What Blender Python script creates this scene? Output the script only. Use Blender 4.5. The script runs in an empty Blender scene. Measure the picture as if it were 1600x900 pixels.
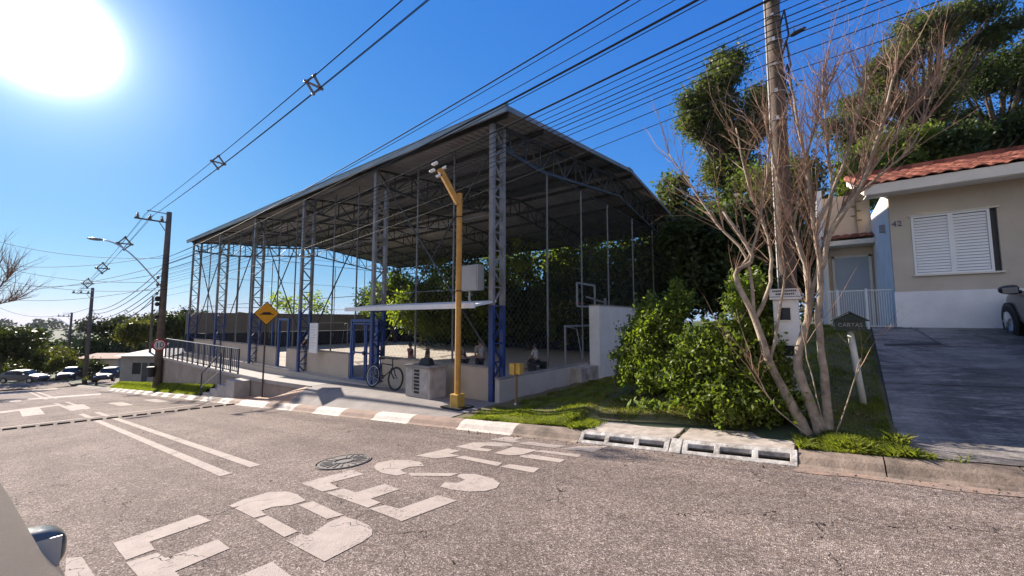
import bpy, bmesh, math, random
import numpy as np
from math import sin, cos, pi, radians, atan, atan2, hypot, sqrt
from mathutils import Vector, Matrix
random.seed(7)
S = bpy.context.scene
COL = S.collection
# ------------------------------------------------------------------ camera
FPX = 615.0; PITCH = atan(50 / FPX); YAW = radians(37.7); EYE = 1.6
cd = bpy.data.cameras.new('camera'); cam = bpy.data.objects.new('camera', cd); COL.objects.link(cam)
cd.sensor_width = 36.0; cd.lens = 36.0 * FPX / 1600; cd.clip_start = 0.05; cd.clip_end = 9000
cam.location = (0, 0, EYE); cam.rotation_euler = (pi / 2 + PITCH, 0, YAW)
S.camera = cam
# ------------------------------------------------------------------ light
SUN_EL = radians(25.6); SUN_AZ = radians(179.2)          # azimuth counted from +X towards +Y
SUN_DIR = Vector((cos(SUN_EL) * cos(SUN_AZ), cos(SUN_EL) * sin(SUN_AZ), sin(SUN_EL)))
W = bpy.data.worlds.new('World'); S.world = W; W.use_nodes = True
wn = W.node_tree.nodes; wl = W.node_tree.links; wn.clear()
sky = wn.new('ShaderNodeTexSky'); sky.sky_type = 'NISHITA'; sky.sun_disc = False
sky.sun_elevation = SUN_EL; sky.sun_rotation = pi / 2 - SUN_AZ
sky.air_density = 1.0; sky.dust_density = 0.15; sky.ozone_density = 1.5; sky.altitude = 700
bg = wn.new('ShaderNodeBackground'); bg.inputs[1].default_value = 0.125
# grading of the sky colour, channel by channel, to the deep azure of the photograph
EXPO = 1.15
sc_ = wn.new('ShaderNodeSeparateColor'); cc_ = wn.new('ShaderNodeCombineColor'); wl.new(sky.outputs[0], sc_.inputs[0])
for i, (g_, a_) in enumerate(((1.06, .42), (.66, .62), (.24, .92))):
    q1 = wn.new('ShaderNodeMath'); q1.operation = 'MULTIPLY'; q1.inputs[1].default_value = .125; wl.new(sc_.outputs[i], q1.inputs[0])
    q2 = wn.new('ShaderNodeMath'); q2.operation = 'POWER'; q2.inputs[1].default_value = g_; wl.new(q1.outputs[0], q2.inputs[0])
    q3 = wn.new('ShaderNodeMath'); q3.operation = 'MULTIPLY'; q3.inputs[1].default_value = a_ / 2 ** EXPO / .125; wl.new(q2.outputs[0], q3.inputs[0])
    if i == 0: red = q3; wl.new(q3.outputs[0], cc_.inputs[0])
    else:
        q4 = wn.new('ShaderNodeMath'); q4.operation = 'MULTIPLY_ADD'; q4.inputs[1].default_value = (.05, .16)[i - 1]; wl.new(red.outputs[0], q4.inputs[0]); wl.new(q3.outputs[0], q4.inputs[2]); wl.new(q4.outputs[0], cc_.inputs[i])
# pale fill added to the unseen sky behind the viewer, brightening shaded walls
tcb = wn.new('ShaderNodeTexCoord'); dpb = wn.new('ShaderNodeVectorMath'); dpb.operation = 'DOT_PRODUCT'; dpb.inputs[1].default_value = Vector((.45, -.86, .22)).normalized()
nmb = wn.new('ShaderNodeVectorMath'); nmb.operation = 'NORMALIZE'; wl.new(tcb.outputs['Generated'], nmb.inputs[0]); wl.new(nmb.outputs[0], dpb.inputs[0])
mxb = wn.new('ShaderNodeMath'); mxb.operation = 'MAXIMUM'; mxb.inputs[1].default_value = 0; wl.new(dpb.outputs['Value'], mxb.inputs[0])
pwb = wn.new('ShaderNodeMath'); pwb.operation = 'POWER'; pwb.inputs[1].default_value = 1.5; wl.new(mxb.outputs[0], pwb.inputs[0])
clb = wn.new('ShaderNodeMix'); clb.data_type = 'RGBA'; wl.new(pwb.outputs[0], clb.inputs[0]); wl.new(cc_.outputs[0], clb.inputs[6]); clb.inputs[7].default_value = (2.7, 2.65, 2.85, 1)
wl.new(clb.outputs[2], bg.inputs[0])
# aureole: the bright air round the sun, a function of the direction in the sky only
tc = wn.new('ShaderNodeTexCoord')
dp = wn.new('ShaderNodeVectorMath'); dp.operation = 'DOT_PRODUCT'; dp.inputs[1].default_value = SUN_DIR
nm = wn.new('ShaderNodeVectorMath'); nm.operation = 'NORMALIZE'
wl.new(tc.outputs['Generated'], nm.inputs[0]); wl.new(nm.outputs[0], dp.inputs[0])
ac = wn.new('ShaderNodeMath'); ac.operation = 'ARCCOSINE'; wl.new(dp.outputs['Value'], ac.inputs[0])
def gauss(width, amp):
    a = wn.new('ShaderNodeMath'); a.operation = 'DIVIDE'; wl.new(ac.outputs[0], a.inputs[0]); a.inputs[1].default_value = width
    b = wn.new('ShaderNodeMath'); b.operation = 'POWER'; wl.new(a.outputs[0], b.inputs[0]); b.inputs[1].default_value = 2
    c = wn.new('ShaderNodeMath'); c.operation = 'MULTIPLY'; wl.new(b.outputs[0], c.inputs[0]); c.inputs[1].default_value = -1
    d = wn.new('ShaderNodeMath'); d.operation = 'EXPONENT'; wl.new(c.outputs[0], d.inputs[0])
    e = wn.new('ShaderNodeMath'); e.operation = 'MULTIPLY'; wl.new(d.outputs[0], e.inputs[0]); e.inputs[1].default_value = amp
    return e
g1 = gauss(radians(2.65), 6.0); g2 = gauss(radians(6.2), 0.24); g3 = gauss(radians(12), 0.06)
s1 = wn.new('ShaderNodeMath'); wl.new(g1.outputs[0], s1.inputs[0]); wl.new(g2.outputs[0], s1.inputs[1])
s2 = wn.new('ShaderNodeMath'); wl.new(s1.outputs[0], s2.inputs[0]); wl.new(g3.outputs[0], s2.inputs[1])
bg2 = wn.new('ShaderNodeBackground'); bg2.inputs[0].default_value = (0.93, 0.96, 1.0, 1); wl.new(s2.outputs[0], bg2.inputs[1])
ad = wn.new('ShaderNodeAddShader'); wl.new(bg.outputs[0], ad.inputs[0]); wl.new(bg2.outputs[0], ad.inputs[1])
wo = wn.new('ShaderNodeOutputWorld'); wl.new(ad.outputs[0], wo.inputs[0])
ld = bpy.data.lights.new('sun', 'SUN'); ld.energy = 5.0; ld.angle = radians(0.53); ld.color = (1.0, 0.90, 0.78)
lo = bpy.data.objects.new('sun', ld); COL.objects.link(lo)
lo.rotation_euler = SUN_DIR.to_track_quat('Z', 'Y').to_euler(); lo.location = (-40, 0, 40)
S.view_settings.view_transform = 'Standard'; S.view_settings.look = 'None'
S.view_settings.exposure = EXPO; S.view_settings.gamma = 1.0; S.view_settings.use_curve_mapping = False
S.render.engine = 'CYCLES'; S.cycles.max_bounces = 6; S.cycles.diffuse_bounces = 3; S.cycles.transparent_max_bounces = 8
S.cycles.use_denoising = True; S.cycles.caustics_reflective = False; S.cycles.caustics_refractive = False

# ------------------------------------------------------------------ survey: turn a sight line into a point at a known plane
FW = Vector((-sin(YAW) * cos(PITCH), cos(YAW) * cos(PITCH), sin(PITCH)))
RT = Vector((cos(YAW), sin(YAW), 0)); UP = RT.cross(FW); EP = Vector((0, 0, EYE))
def ray(px, py): return FW + RT * ((px - 800) / FPX) - UP * ((py - 450) / FPX)
def hitp(px, py, n, c):
    d = ray(px, py); n = Vector(n); return EP + d * ((c - n.dot(EP)) / n.dot(d))
def hy(px, py, y): return hitp(px, py, (0, 1, 0), y)
def hx(px, py, x): return hitp(px, py, (1, 0, 0), x)
def hz(px, py, z): return hitp(px, py, (0, 0, 1), z)
GX, GY = 0.088, -0.022
def onroad(px, py, dz=0.0): return hitp(px, py, (-GX, -GY, 1), dz)
def dep(px, py, d): return EP + ray(px, py) * d

# ------------------------------------------------------------------ materials
MATS = {}
def newmat(name):
    m = bpy.data.materials.new(name); m.use_nodes = True
    nt = m.node_tree; b = nt.nodes['Principled BSDF']; return m, nt, b
def ramp(nt, src, stops):
    r = nt.nodes.new('ShaderNodeValToRGB'); nt.links.new(src, r.inputs[0])
    el = r.color_ramp.elements
    while len(el) < len(stops): el.new(0.5)
    for e, (p, c) in zip(el, stops): e.position = p; e.color = (*c, 1)
    return r.outputs[0]
def noise(nt, scale, detail=4, rough=.6, vec=None, dist=0.0):
    n = nt.nodes.new('ShaderNodeTexNoise'); n.inputs['Scale'].default_value = scale; n.inputs['Detail'].default_value = detail
    n.inputs['Roughness'].default_value = rough; n.inputs['Distortion'].default_value = dist
    if vec is None:
        g = nt.nodes.new('ShaderNodeNewGeometry'); vec = g.outputs['Position']
    nt.links.new(vec, n.inputs['Vector']); return n.outputs['Fac']
def mixc(nt, fac, a, b, mode='MIX'):
    m = nt.nodes.new('ShaderNodeMix'); m.data_type = 'RGBA'; m.blend_type = mode
    if isinstance(fac, (int, float)): m.inputs[0].default_value = fac
    else: nt.links.new(fac, m.inputs[0])
    for i, v in ((6, a), (7, b)):
        if isinstance(v, tuple): m.inputs[i].default_value = (*v, 1)
        else: nt.links.new(v, m.inputs[i])
    return m.outputs[2]
def bump(nt, b, h, strength=.3, dist=.01):
    bp = nt.nodes.new('ShaderNodeBump'); bp.inputs['Strength'].default_value = strength; bp.inputs['Distance'].default_value = dist
    nt.links.new(h, bp.inputs['Height']); nt.links.new(bp.outputs[0], b.inputs['Normal'])
def M(name, col, rough=.7, var=.25, scale=3.0, metal=0.0, bmp=.0, bscale=60, col2=None, spec=.5):
    if name in MATS: return MATS[name]
    m, nt, b = newmat(name)
    c2 = col2 or tuple(max(0, c * (1 - var)) for c in col); c1 = col if col2 else tuple(min(1, c * (1 + var * .5)) for c in col)
    f = noise(nt, scale, 6, .65)
    c = ramp(nt, f, [(.3, c2), (.7, c1)])
    nt.links.new(c, b.inputs['Base Color']); b.inputs['Roughness'].default_value = rough; b.inputs['Metallic'].default_value = metal
    b.inputs['Specular IOR Level'].default_value = spec
    if bmp: bump(nt, b, noise(nt, bscale, 3), bmp)
    MATS[name] = m; return m
def mathn(nt, op, a, b=None):
    n = nt.nodes.new('ShaderNodeMath'); n.operation = op
    for i, v in ((0, a), (1, b)):
        if v is None: continue
        if isinstance(v, (int, float)): n.inputs[i].default_value = v
        else: nt.links.new(v, n.inputs[i])
    return n.outputs[0]
def cracks(nt):                       # 1 inside a crack of the road surface
    g = nt.nodes.new('ShaderNodeNewGeometry').outputs['Position']
    wn_ = nt.nodes.new('ShaderNodeTexNoise'); wn_.inputs['Scale'].default_value = 1.6; wn_.inputs['Detail'].default_value = 6; nt.links.new(g, wn_.inputs['Vector'])
    sc = nt.nodes.new('ShaderNodeVectorMath'); sc.operation = 'SCALE'; nt.links.new(wn_.outputs['Color'], sc.inputs[0]); sc.inputs['Scale'].default_value = 1.1
    av = nt.nodes.new('ShaderNodeVectorMath'); nt.links.new(g, av.inputs[0]); nt.links.new(sc.outputs[0], av.inputs[1])
    v = nt.nodes.new('ShaderNodeTexVoronoi'); v.feature = 'DISTANCE_TO_EDGE'; v.voronoi_dimensions = '2D'; v.inputs['Scale'].default_value = .62; nt.links.new(av.outputs[0], v.inputs['Vector'])
    line = mathn(nt, 'LESS_THAN', v.outputs['Distance'], .0024)
    msk = mathn(nt, 'GREATER_THAN', noise(nt, .45, 2), .45)
    return mathn(nt, 'MULTIPLY', line, msk)
def asphalt_nodes(nt):
    v = nt.nodes.new('ShaderNodeTexVoronoi'); v.inputs['Scale'].default_value = 96; nt.links.new(nt.nodes.new('ShaderNodeNewGeometry').outputs['Position'], v.inputs['Vector'])
    sep = nt.nodes.new('ShaderNodeSeparateColor'); nt.links.new(v.outputs['Color'], sep.inputs[0])
    agg = ramp(nt, sep.outputs[0], [(0, (.098, .078, .067)), (.4, (.188, .149, .126)), (.8, (.285, .234, .200)), (1, (.52, .45, .40))])
    big = ramp(nt, noise(nt, .5, 5, .7), [(.3, (.78, .76, .76)), (.7, (1.15, 1.12, 1.1))])
    mp = nt.nodes.new('ShaderNodeVectorMath'); mp.operation = 'MULTIPLY'; mp.inputs[1].default_value = (.12, 1.5, 1); nt.links.new(nt.nodes.new('ShaderNodeNewGeometry').outputs['Position'], mp.inputs[0])
    lanes = ramp(nt, noise(nt, .8, 4, .6, vec=mp.outputs[0]), [(.35, (.84, .83, .83)), (.6, (1.06, 1.05, 1.04))]); big = mixc(nt, 1.0, big, lanes, 'MULTIPLY')
    stain = ramp(nt, noise(nt, 1.1, 7, .75, dist=1.2), [(.28, (.70, .69, .68)), (.40, (1, 1, 1))]); big = mixc(nt, 1.0, big, stain, 'MULTIPLY')
    fine = ramp(nt, noise(nt, 9, 4, .7), [(.25, (.75, .75, .75)), (.75, (1.2, 1.2, 1.2))])
    c = mixc(nt, 1.0, agg, big, 'MULTIPLY'); c = mixc(nt, 1.0, c, fine, 'MULTIPLY')
    return c, v
def asphalt():
    m, nt, b = newmat('asphalt')
    c, v = asphalt_nodes(nt)
    k = cracks(nt); c = mixc(nt, k, c, (.018, .015, .014))
    nt.links.new(c, b.inputs['Base Color']); b.inputs['Roughness'].default_value = .95; b.inputs['Specular IOR Level'].default_value = .12
    bump(nt, b, v.outputs['Distance'], .6, .010); return m
def paint(name, col, wear=.42):
    m, nt, b = newmat(name)
    c, v = asphalt_nodes(nt)
    n = noise(nt, 30, 6, .75); n2 = noise(nt, 2.2, 4, .6)
    f = mathn(nt, 'MULTIPLY_ADD', n2, .55); f.node.inputs[2].default_value = 0; f2 = mathn(nt, 'ADD', n, f)
    t = ramp(nt, f2, [(wear + .22, (0, 0, 0)), (wear + .36, (1, 1, 1))])
    pc = ramp(nt, noise(nt, 6, 5), [(.3, tuple(x * .8 for x in col)), (.7, col)])
    c = mixc(nt, t, c, pc); k = cracks(nt); c = mixc(nt, k, c, (.02, .017, .015))
    nt.links.new(c, b.inputs['Base Color']); b.inputs['Roughness'].default_value = .9; b.inputs['Specular IOR Level'].default_value = .15
    bump(nt, b, v.outputs['Distance'], .45, .008); return m
def leafmat(name, dark, light, scale=1.2, trans=.35, accent=None, spec=.2):
    m, nt, b = newmat(name)
    f = noise(nt, scale, 3, .7)
    st = [(.32, dark), (.62, light)] + ([(.8, accent)] if accent else [])
    c = ramp(nt, f, st)
    nt.links.new(c, b.inputs['Base Color']); b.inputs['Roughness'].default_value = .5; b.inputs['Specular IOR Level'].default_value = spec
    t = nt.nodes.new('ShaderNodeBsdfTranslucent')
    tcx = mixc(nt, 1.0, c, (1.5, 1.7, .55), 'MULTIPLY'); nt.links.new(tcx, t.inputs[0])
    mx = nt.nodes.new('ShaderNodeMixShader'); mx.inputs[0].default_value = trans
    nt.links.new(b.outputs[0], mx.inputs[1]); nt.links.new(t.outputs[0], mx.inputs[2])
    nt.links.new(mx.outputs[0], nt.nodes['Material Output'].inputs[0]); return m
ASPH = asphalt()
PAINT = paint('road_paint', (.46, .385, .33), .36)
PAINT_OLD = paint('road_paint_worn', (.45, .375, .32), .40)
CONC = M('concrete', (.30, .27, .24), .9, .35, 2.5, bmp=.3)
KERBC = M('kerb_concrete', (.33, .25, .19), .9, .5, 2.6, bmp=.7, bscale=35, col2=(.065, .048, .036))
KERBR = M('kerb_reddish', (.33, .22, .165), .9, .4, 4, bmp=.4, col2=(.20, .145, .11))
KERBW = M('kerb_white', (.66, .57, .48), .8, .3, 6, bmp=.4, col2=(.40, .35, .30))
WALK = M('sidewalk_concrete', (.25, .22, .20), .9, .3, 1.4, bmp=.3)
ORANGE = M('orange_tile', (.42, .24, .145), .8, .25, 5, bmp=.2)
GRAV = M('court_floor', (.50, .44, .37), .9, .3, 14, bmp=.3)
WALLG = M('wall_render_beige', (.50, .42, .33), .9, .14, 1.2, bmp=.1)
WALLP = M('wall_plaster_grey', (.50, .45, .40), .9, .15, 1.5, bmp=.1)
SHEETG = M('sheet_grey', (.22, .20, .185), .8, .2, .8)
DARKB = M('dark_blue_screen', (.015, .022, .045), .8, .3, 2)
ROOFM = M('roof_sheet_grey', (.23, .235, .24), .5, .3, 1.0, metal=.3)
GUT = M('gutter_steel', (.30, .34, .37), .45, .25, 1.2, metal=.4)
STEEL = M('steel_dark', (.060, .064, .068), .55, .4, 3, metal=.2)
def colmat():
    m, nt, b = newmat('column_paint')
    g = nt.nodes.new('ShaderNodeNewGeometry'); sp = nt.nodes.new('ShaderNodeSeparateXYZ'); nt.links.new(g.outputs['Position'], sp.inputs[0])
    low = mathn(nt, 'LESS_THAN', sp.outputs[2], 2.0)
    up_ = ramp(nt, noise(nt, 1.6, 5, .7), [(.35, (.14, .135, .13)), (.6, (.25, .24, .235)), (.72, (.16, .095, .07))])
    bl = ramp(nt, noise(nt, 3, 4), [(.3, (.014, .03, .12)), (.7, (.03, .065, .22))])
    nt.links.new(mixc(nt, low, up_, bl), b.inputs['Base Color']); b.inputs['Roughness'].default_value = .45; return m
COLM = colmat()
BLUE = M('blue_enamel', (.03, .07, .24), .4, .3, 4)
RAILM = M('rail_dark_blue', (.03, .045, .09), .45, .3, 4)
WHITE = M('white_paint', (.75, .75, .74), .6, .12, 2)
HBEIGE = M('house_beige', (.60, .52, .42), .9, .13, 1.3, bmp=.08, bscale=120)
HBEIGE2 = M('house_sand', (.82, .63, .45), .9, .08, 1.0, bmp=.08, bscale=120)
HWHITE = M('house_white', (.86, .85, .83), .85, .14, 1.6, bmp=.05)
FASC = M('fascia_cream', (.82, .75, .63), .7, .15, 2)
BLACK = M('black', (.012, .012, .013), .6, .3, 5)
RUBBER = M('rubber', (.02, .02, .02), .85, .3, 8)
CABLE = M('cable_black', (.018, .017, .018), .72, .3, 8)
YEL = M('yellow_paint', (.60, .31, .05), .6, .25, 6, bmp=.1, col2=(.40, .19, .04))
YEL2 = M('yellow_box', (.60, .36, .07), .5, .25, 5)
SIGNY = M('sign_amber', (.80, .36, .01), .45, .1, 5)
REDM = M('sign_red', (.50, .03, .03), .5, .1, 4)
POLEC = M('pole_concrete', (.17, .135, .11), .9, .45, 2.2, bmp=.4, col2=(.085, .067, .053))
POLED = M('pole_dark', (.13, .105, .088), .9, .4, 3)
BARK = M('bark_smooth', (.46, .37, .275), .85, .4, 7, bmp=.8, bscale=30, col2=(.15, .11, .08))
BARKD = M('bark_dark', (.10, .075, .055), .9, .4, 3, bmp=.5)
TWIG = M('twig', (.33, .205, .135), .8, .3, 5)
GREYBOX = M('grey_box', (.30, .31, .31), .6, .1, 3)
PORC = M('insulator', (.20, .17, .16), .4, .2, 6)
CHROME = M('metal_bright', (.55, .56, .58), .3, .15, 4, metal=.8)
GLASS = M('dark_glass', (.02, .025, .03), .15, .2, 2, spec=.35)
SKIN = M('skin', (.38, .21, .14), .6, .15, 8)
def drivemat():
    m, nt, b = newmat('driveway_concrete')
    mp = nt.nodes.new('ShaderNodeVectorMath'); mp.operation = 'MULTIPLY'; mp.inputs[1].default_value = (.7, 2.6, 1); nt.links.new(nt.nodes.new('ShaderNodeNewGeometry').outputs['Position'], mp.inputs[0])
    a = ramp(nt, noise(nt, .75, 8, .7, dist=.9), [(.34, (.060, .052, .047)), (.47, (.12, .105, .093)), (.55, (.20, .175, .155)), (.68, (.27, .24, .21))])
    scr = ramp(nt, noise(nt, 2.6, 9, .8, vec=mp.outputs[0], dist=.5), [(.50, (0, 0, 0)), (.66, (1, 1, 1))]); a = mixc(nt, scr, a, (.36, .32, .28))
    f = ramp(nt, noise(nt, 25, 5, .7), [(.3, (.8, .8, .8)), (.7, (1.15, 1.15, 1.15))])
    nt.links.new(mixc(nt, 1, a, f, 'MULTIPLY'), b.inputs['Base Color']); b.inputs['Roughness'].default_value = .85
    bump(nt, b, noise(nt, 40, 5), .4, .01); return m
DRIVE = drivemat()
SOIL = M('soil_grass', (.13, .13, .04), .95, .4, 2.5, bmp=.8, bscale=18, col2=(.12, .08, .045))
FIELD = M('field', (.055, .07, .03), .95, .3, .01, col2=(.025, .04, .018))
def tilemat():
    m, nt, b = newmat('clay_tile')
    g = nt.nodes.new('ShaderNodeNewGeometry'); sn = nt.nodes.new('ShaderNodeVectorMath'); sn.operation = 'SNAP'; sn.inputs[1].default_value = (.22, .36, 50)
    nt.links.new(g.outputs['Position'], sn.inputs[0]); w = nt.nodes.new('ShaderNodeTexWhiteNoise'); nt.links.new(sn.outputs[0], w.inputs['Vector'])
    c = ramp(nt, w.outputs['Value'], [(0, (.15, .045, .03)), (.5, (.27, .078, .045)), (1, (.42, .16, .095))])
    d = ramp(nt, noise(nt, 7, 6, .7), [(.3, (.55, .5, .5)), (.6, (1, 1, 1))])
    nt.links.new(mixc(nt, 1, c, d, 'MULTIPLY'), b.inputs['Base Color']); b.inputs['Roughness'].default_value = .75; bump(nt, b, noise(nt, 40), .3); return m
TILE = tilemat()

# ------------------------------------------------------------------ mesh helpers
class MB:
    def __init__(s): s.v = []; s.f = []; s.mi = []; s.cur = 0
    def add(s, vs, fs):
        o = len(s.v); s.v += [tuple(v) for v in vs]; s.f += [tuple(i + o for i in f) for f in fs]; s.mi += [s.cur] * len(fs); return s
    def box(s, x0, x1, y0, y1, z0, z1):
        vs = [(x0, y0, z0), (x1, y0, z0), (x1, y1, z0), (x0, y1, z0), (x0, y0, z1), (x1, y0, z1), (x1, y1, z1), (x0, y1, z1)]
        return s.add(vs, [(0, 3, 2, 1), (4, 5, 6, 7), (0, 1, 5, 4), (1, 2, 6, 5), (2, 3, 7, 6), (3, 0, 4, 7)])
    def hexa(s, vs):
        return s.add(vs, [(0, 3, 2, 1), (4, 5, 6, 7), (0, 1, 5, 4), (1, 2, 6, 5), (2, 3, 7, 6), (3, 0, 4, 7)])
    def bar(s, a, b, w, h=None, up=(0, 0, 1)):       # rectangular bar between two points
        h = h or w; a = Vector(a); b = Vector(b); d = (b - a).normalized(); u = Vector(up)
        if abs(d.dot(u)) > .98: u = Vector((0, 1, 0))
        sx = d.cross(u).normalized(); uz = sx.cross(d)
        vs = []
        for p in (a, b):
            for i, j in ((-1, -1), (1, -1), (1, 1), (-1, 1)): vs.append(p + sx * (w / 2 * i) + uz * (h / 2 * j))
        return s.add(vs, [(0, 1, 2, 3), (7, 6, 5, 4), (0, 4, 5, 1), (1, 5, 6, 2), (2, 6, 7, 3), (3, 7, 4, 0)])
    def tube(s, pts, rs, n=8, cap=True):
        pts = [Vector(p) for p in pts]
        if isinstance(rs, (int, float)): rs = [rs] * len(pts)
        rings = []; prev = None
        for i, p in enumerate(pts):
            d = (pts[min(i + 1, len(pts) - 1)] - pts[max(i - 1, 0)]).normalized()
            if prev is None: u = Vector((0, 0, 1)) if abs(d.z) < .9 else Vector((1, 0, 0)); x = d.cross(u).normalized()
            else: x = (prev - d * prev.dot(d)); x = x.normalized() if x.length > 1e-6 else d.orthogonal().normalized()
            prev = x; y = d.cross(x); rings.append([p + (x * cos(2 * pi * k / n) + y * sin(2 * pi * k / n)) * rs[i] for k in range(n)])
        vs = [v for r in rings for v in r]; fs = []
        for i in range(len(rings) - 1):
            for k in range(n): fs.append((i * n + k, i * n + (k + 1) % n, (i + 1) * n + (k + 1) % n, (i + 1) * n + k))
        if cap: fs += [tuple(range(n))[::-1], tuple((len(rings) - 1) * n + k for k in range(n))]
        return s.add(vs, fs)
    def ball(s, c, r, n=10, m=6, sc=(1, 1, 1)):
        c = Vector(c); vs = []; fs = []
        for i in range(m + 1):
            t = pi * i / m
            for k in range(n): vs.append((c.x + r * sc[0] * sin(t) * cos(2 * pi * k / n), c.y + r * sc[1] * sin(t) * sin(2 * pi * k / n), c.z + r * sc[2] * cos(t)))
        for i in range(m):
            for k in range(n): fs.append((i * n + k, (i + 1) * n + k, (i + 1) * n + (k + 1) % n, i * n + (k + 1) % n))
        return s.add(vs, fs)
    def torus(s, c, R, r, axis='y', n=28, m=8):
        pts = []; vs = []; fs = []
        for i in range(n):
            a = 2 * pi * i / n
            for k in range(m):
                b = 2 * pi * k / m; q = R + r * cos(b); w = r * sin(b)
                p = {'y': (q * cos(a), w, q * sin(a)), 'x': (w, q * cos(a), q * sin(a)), 'z': (q * cos(a), q * sin(a), w)}[axis]
                vs.append((c[0] + p[0], c[1] + p[1], c[2] + p[2]))
        for i in range(n):
            for k in range(m): fs.append((i * m + k, ((i + 1) % n) * m + k, ((i + 1) % n) * m + (k + 1) % m, i * m + (k + 1) % m))
        return s.add(vs, fs)
    def prism(s, poly, vec):
        n = len(poly); vs = [Vector(p) for p in poly] + [Vector(p) + Vector(vec) for p in poly]
        fs = [tuple(range(n))[::-1], tuple(range(n, 2 * n))] + [(i, (i + 1) % n, (i + 1) % n + n, i + n) for i in range(n)]
        return s.add(vs, fs)
    def build(s, name, mat, parent=None, smooth=False, bevel=0.0, loc=None):
        me = bpy.data.meshes.new(name); me.from_pydata(s.v, [], s.f)
        for m in (mat if isinstance(mat, (list, tuple)) else [mat]): me.materials.append(m)
        if any(s.mi): me.polygons.foreach_set('material_index', s.mi)
        bm = bmesh.new(); bm.from_mesh(me); bmesh.ops.recalc_face_normals(bm, faces=bm.faces); bm.to_mesh(me); bm.free()
        if smooth: me.polygons.foreach_set('use_smooth', [True] * len(me.polygons))
        o = bpy.data.objects.new(name, me); COL.objects.link(o)
        if parent is not None:
            o.parent = parent
            if loc is None: o.location = (0, 0, 0)
        if loc is not None: o.location = loc
        if bevel:
            b = o.modifiers.new('bevel', 'BEVEL'); b.width = bevel; b.segments = 2; b.limit_method = 'ANGLE'
        if smooth and bevel == 0:
            pass
        return o
def origin(o, p):
    """move a mesh object's origin to p without moving the mesh"""
    p = Vector(p); o.data.transform(Matrix.Translation(-p)); o.location = p; return o
def tag(o, label=None, cat=None, group=None, kind=None):
    if label: o['label'] = label
    if cat: o['category'] = cat
    if group: o['group'] = group
    if kind: o['kind'] = kind
    return o
def empty(name, loc, label=None, cat=None, group=None, rz=0, rot=None):
    o = bpy.data.objects.new(name, None); COL.objects.link(o); o.location = loc; o.rotation_euler = rot or (0, 0, rz); o.empty_display_size = .2
    return tag(o, label, cat, group)
def local(mb, root):                # world-space mesh data into a thing's own space (things without rotation)
    p = root.location; mb.v = [(v[0] - p.x, v[1] - p.y, v[2] - p.z) for v in mb.v]; return mb
def kids(o): return [c for c in COL.objects if c.parent == o]
def dup(o, parent=None):
    c = o.copy(); COL.objects.link(c); c.parent = parent
    for k in kids(o): dup(k, c)
    return c
def quadmesh(name, V, F, mat, parent=None, smooth=False):
    me = bpy.data.meshes.new(name); V = np.asarray(V, dtype=np.float32); F = np.asarray(F, dtype=np.int32)
    me.vertices.add(len(V)); me.vertices.foreach_set('co', V.ravel()); nf, k = F.shape
    me.loops.add(nf * k); me.loops.foreach_set('vertex_index', F.ravel())
    me.polygons.add(nf); me.polygons.foreach_set('loop_start', np.arange(0, nf * k, k, dtype=np.int32))
    me.update(calc_edges=True); me.validate(); me.materials.append(mat)
    if smooth: me.polygons.foreach_set('use_smooth', [True] * nf)
    o = bpy.data.objects.new(name, me); COL.objects.link(o)
    if parent is not None: o.parent = parent
    return o
def text(body, size, mat, name, parent, loc, rot, depth=.004, align='CENTER'):
    c = bpy.data.curves.new('t', 'FONT'); c.body = body; c.size = size; c.extrude = depth / 2; c.align_x = align; c.align_y = 'CENTER'
    t = bpy.data.objects.new('t', c); COL.objects.link(t)
    me = bpy.data.meshes.new_from_object(t.evaluated_get(bpy.context.evaluated_depsgraph_get()))
    COL.objects.unlink(t); bpy.data.objects.remove(t)
    me.materials.clear(); me.materials.append(mat)
    o = bpy.data.objects.new(name, me); COL.objects.link(o); o.parent = parent; o.location = loc; o.rotation_euler = rot; return o

# ------------------------------------------------------------------ terrain heights
def sm(t): t = min(1, max(0, t)); return t * t * (3 - 2 * t)
def lerp(a, b, t): return a + (b - a) * t
def rz(x): return GX * x if x > -75 else GX * -75 + .012 * (x + 75)
def road_z(x, y): return rz(x) + GY * y
def kz(x): return rz(x) + GY * 6.1 + .13
def zu(x): return lerp(-.5, 1.42, sm((x + 6.5) / 6.6))
def bank(x, y):
    w = sm((x + 3.7) / .35) * (1 - sm((x + .25) / .3)); a = .66 * w
    t = min(1, max(0, (y - 6.25 - a) / (5.75 - a))); return lerp(kz(x), zu(x), t ** lerp(.52, .92, sm((x + 2.2) / 2.6)))
def ww(x): return -.56 - .39 * sm((-6 - x) / 17)         # walkway / upper pavement level
def far_z(x, y):
    r = hypot(x, y); d = (-x * .88 + y * .3)
    v = -26 * sm((r - 90) / 200) + 40 * sm((r - 500) / 1300) * (0.9 + .12 * sin(x * .004) + .1 * sin(y * .0031 + 1))
    return v
def G(x, y):
    if y < 6.2: base = road_z(x, max(y, -30)) - .12 if x > -85 else rz(x) - .3
    elif x > -6.3: base = bank(x, y) - .03 if y < 12 else zu(x) - .03
    elif x > -36.2: base = -.8 if y > 8 else kz(x) - .1
    else: base = lerp(kz(x), kz(x) - .4, sm((y - 6.2) / 4))
    if y > 27: base = lerp(base, 1.2 if x > -36 else base - 1.0, sm((y - 27) / 20))
    k = sm((-x - 70) / 120); 
    return base + far_z(x, y) - (0 if x > -75 else 0)
def graded(a, b, fine, cs):
    out = list(cs); return sorted(set(out + list(np.arange(a, b + 1e-6, fine))))
gx = graded(-60, 20, 1.0, [-4000, -3200, -2600, -2100, -1700, -1400, -1150, -950, -780, -640, -520, -420, -340, -280, -230, -190, -160, -140, -125, -112, -100, -90, -84, -78, -72, -66, 25, 32, 45, 70, 120, 250, 600, 1200, 2500])
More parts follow.
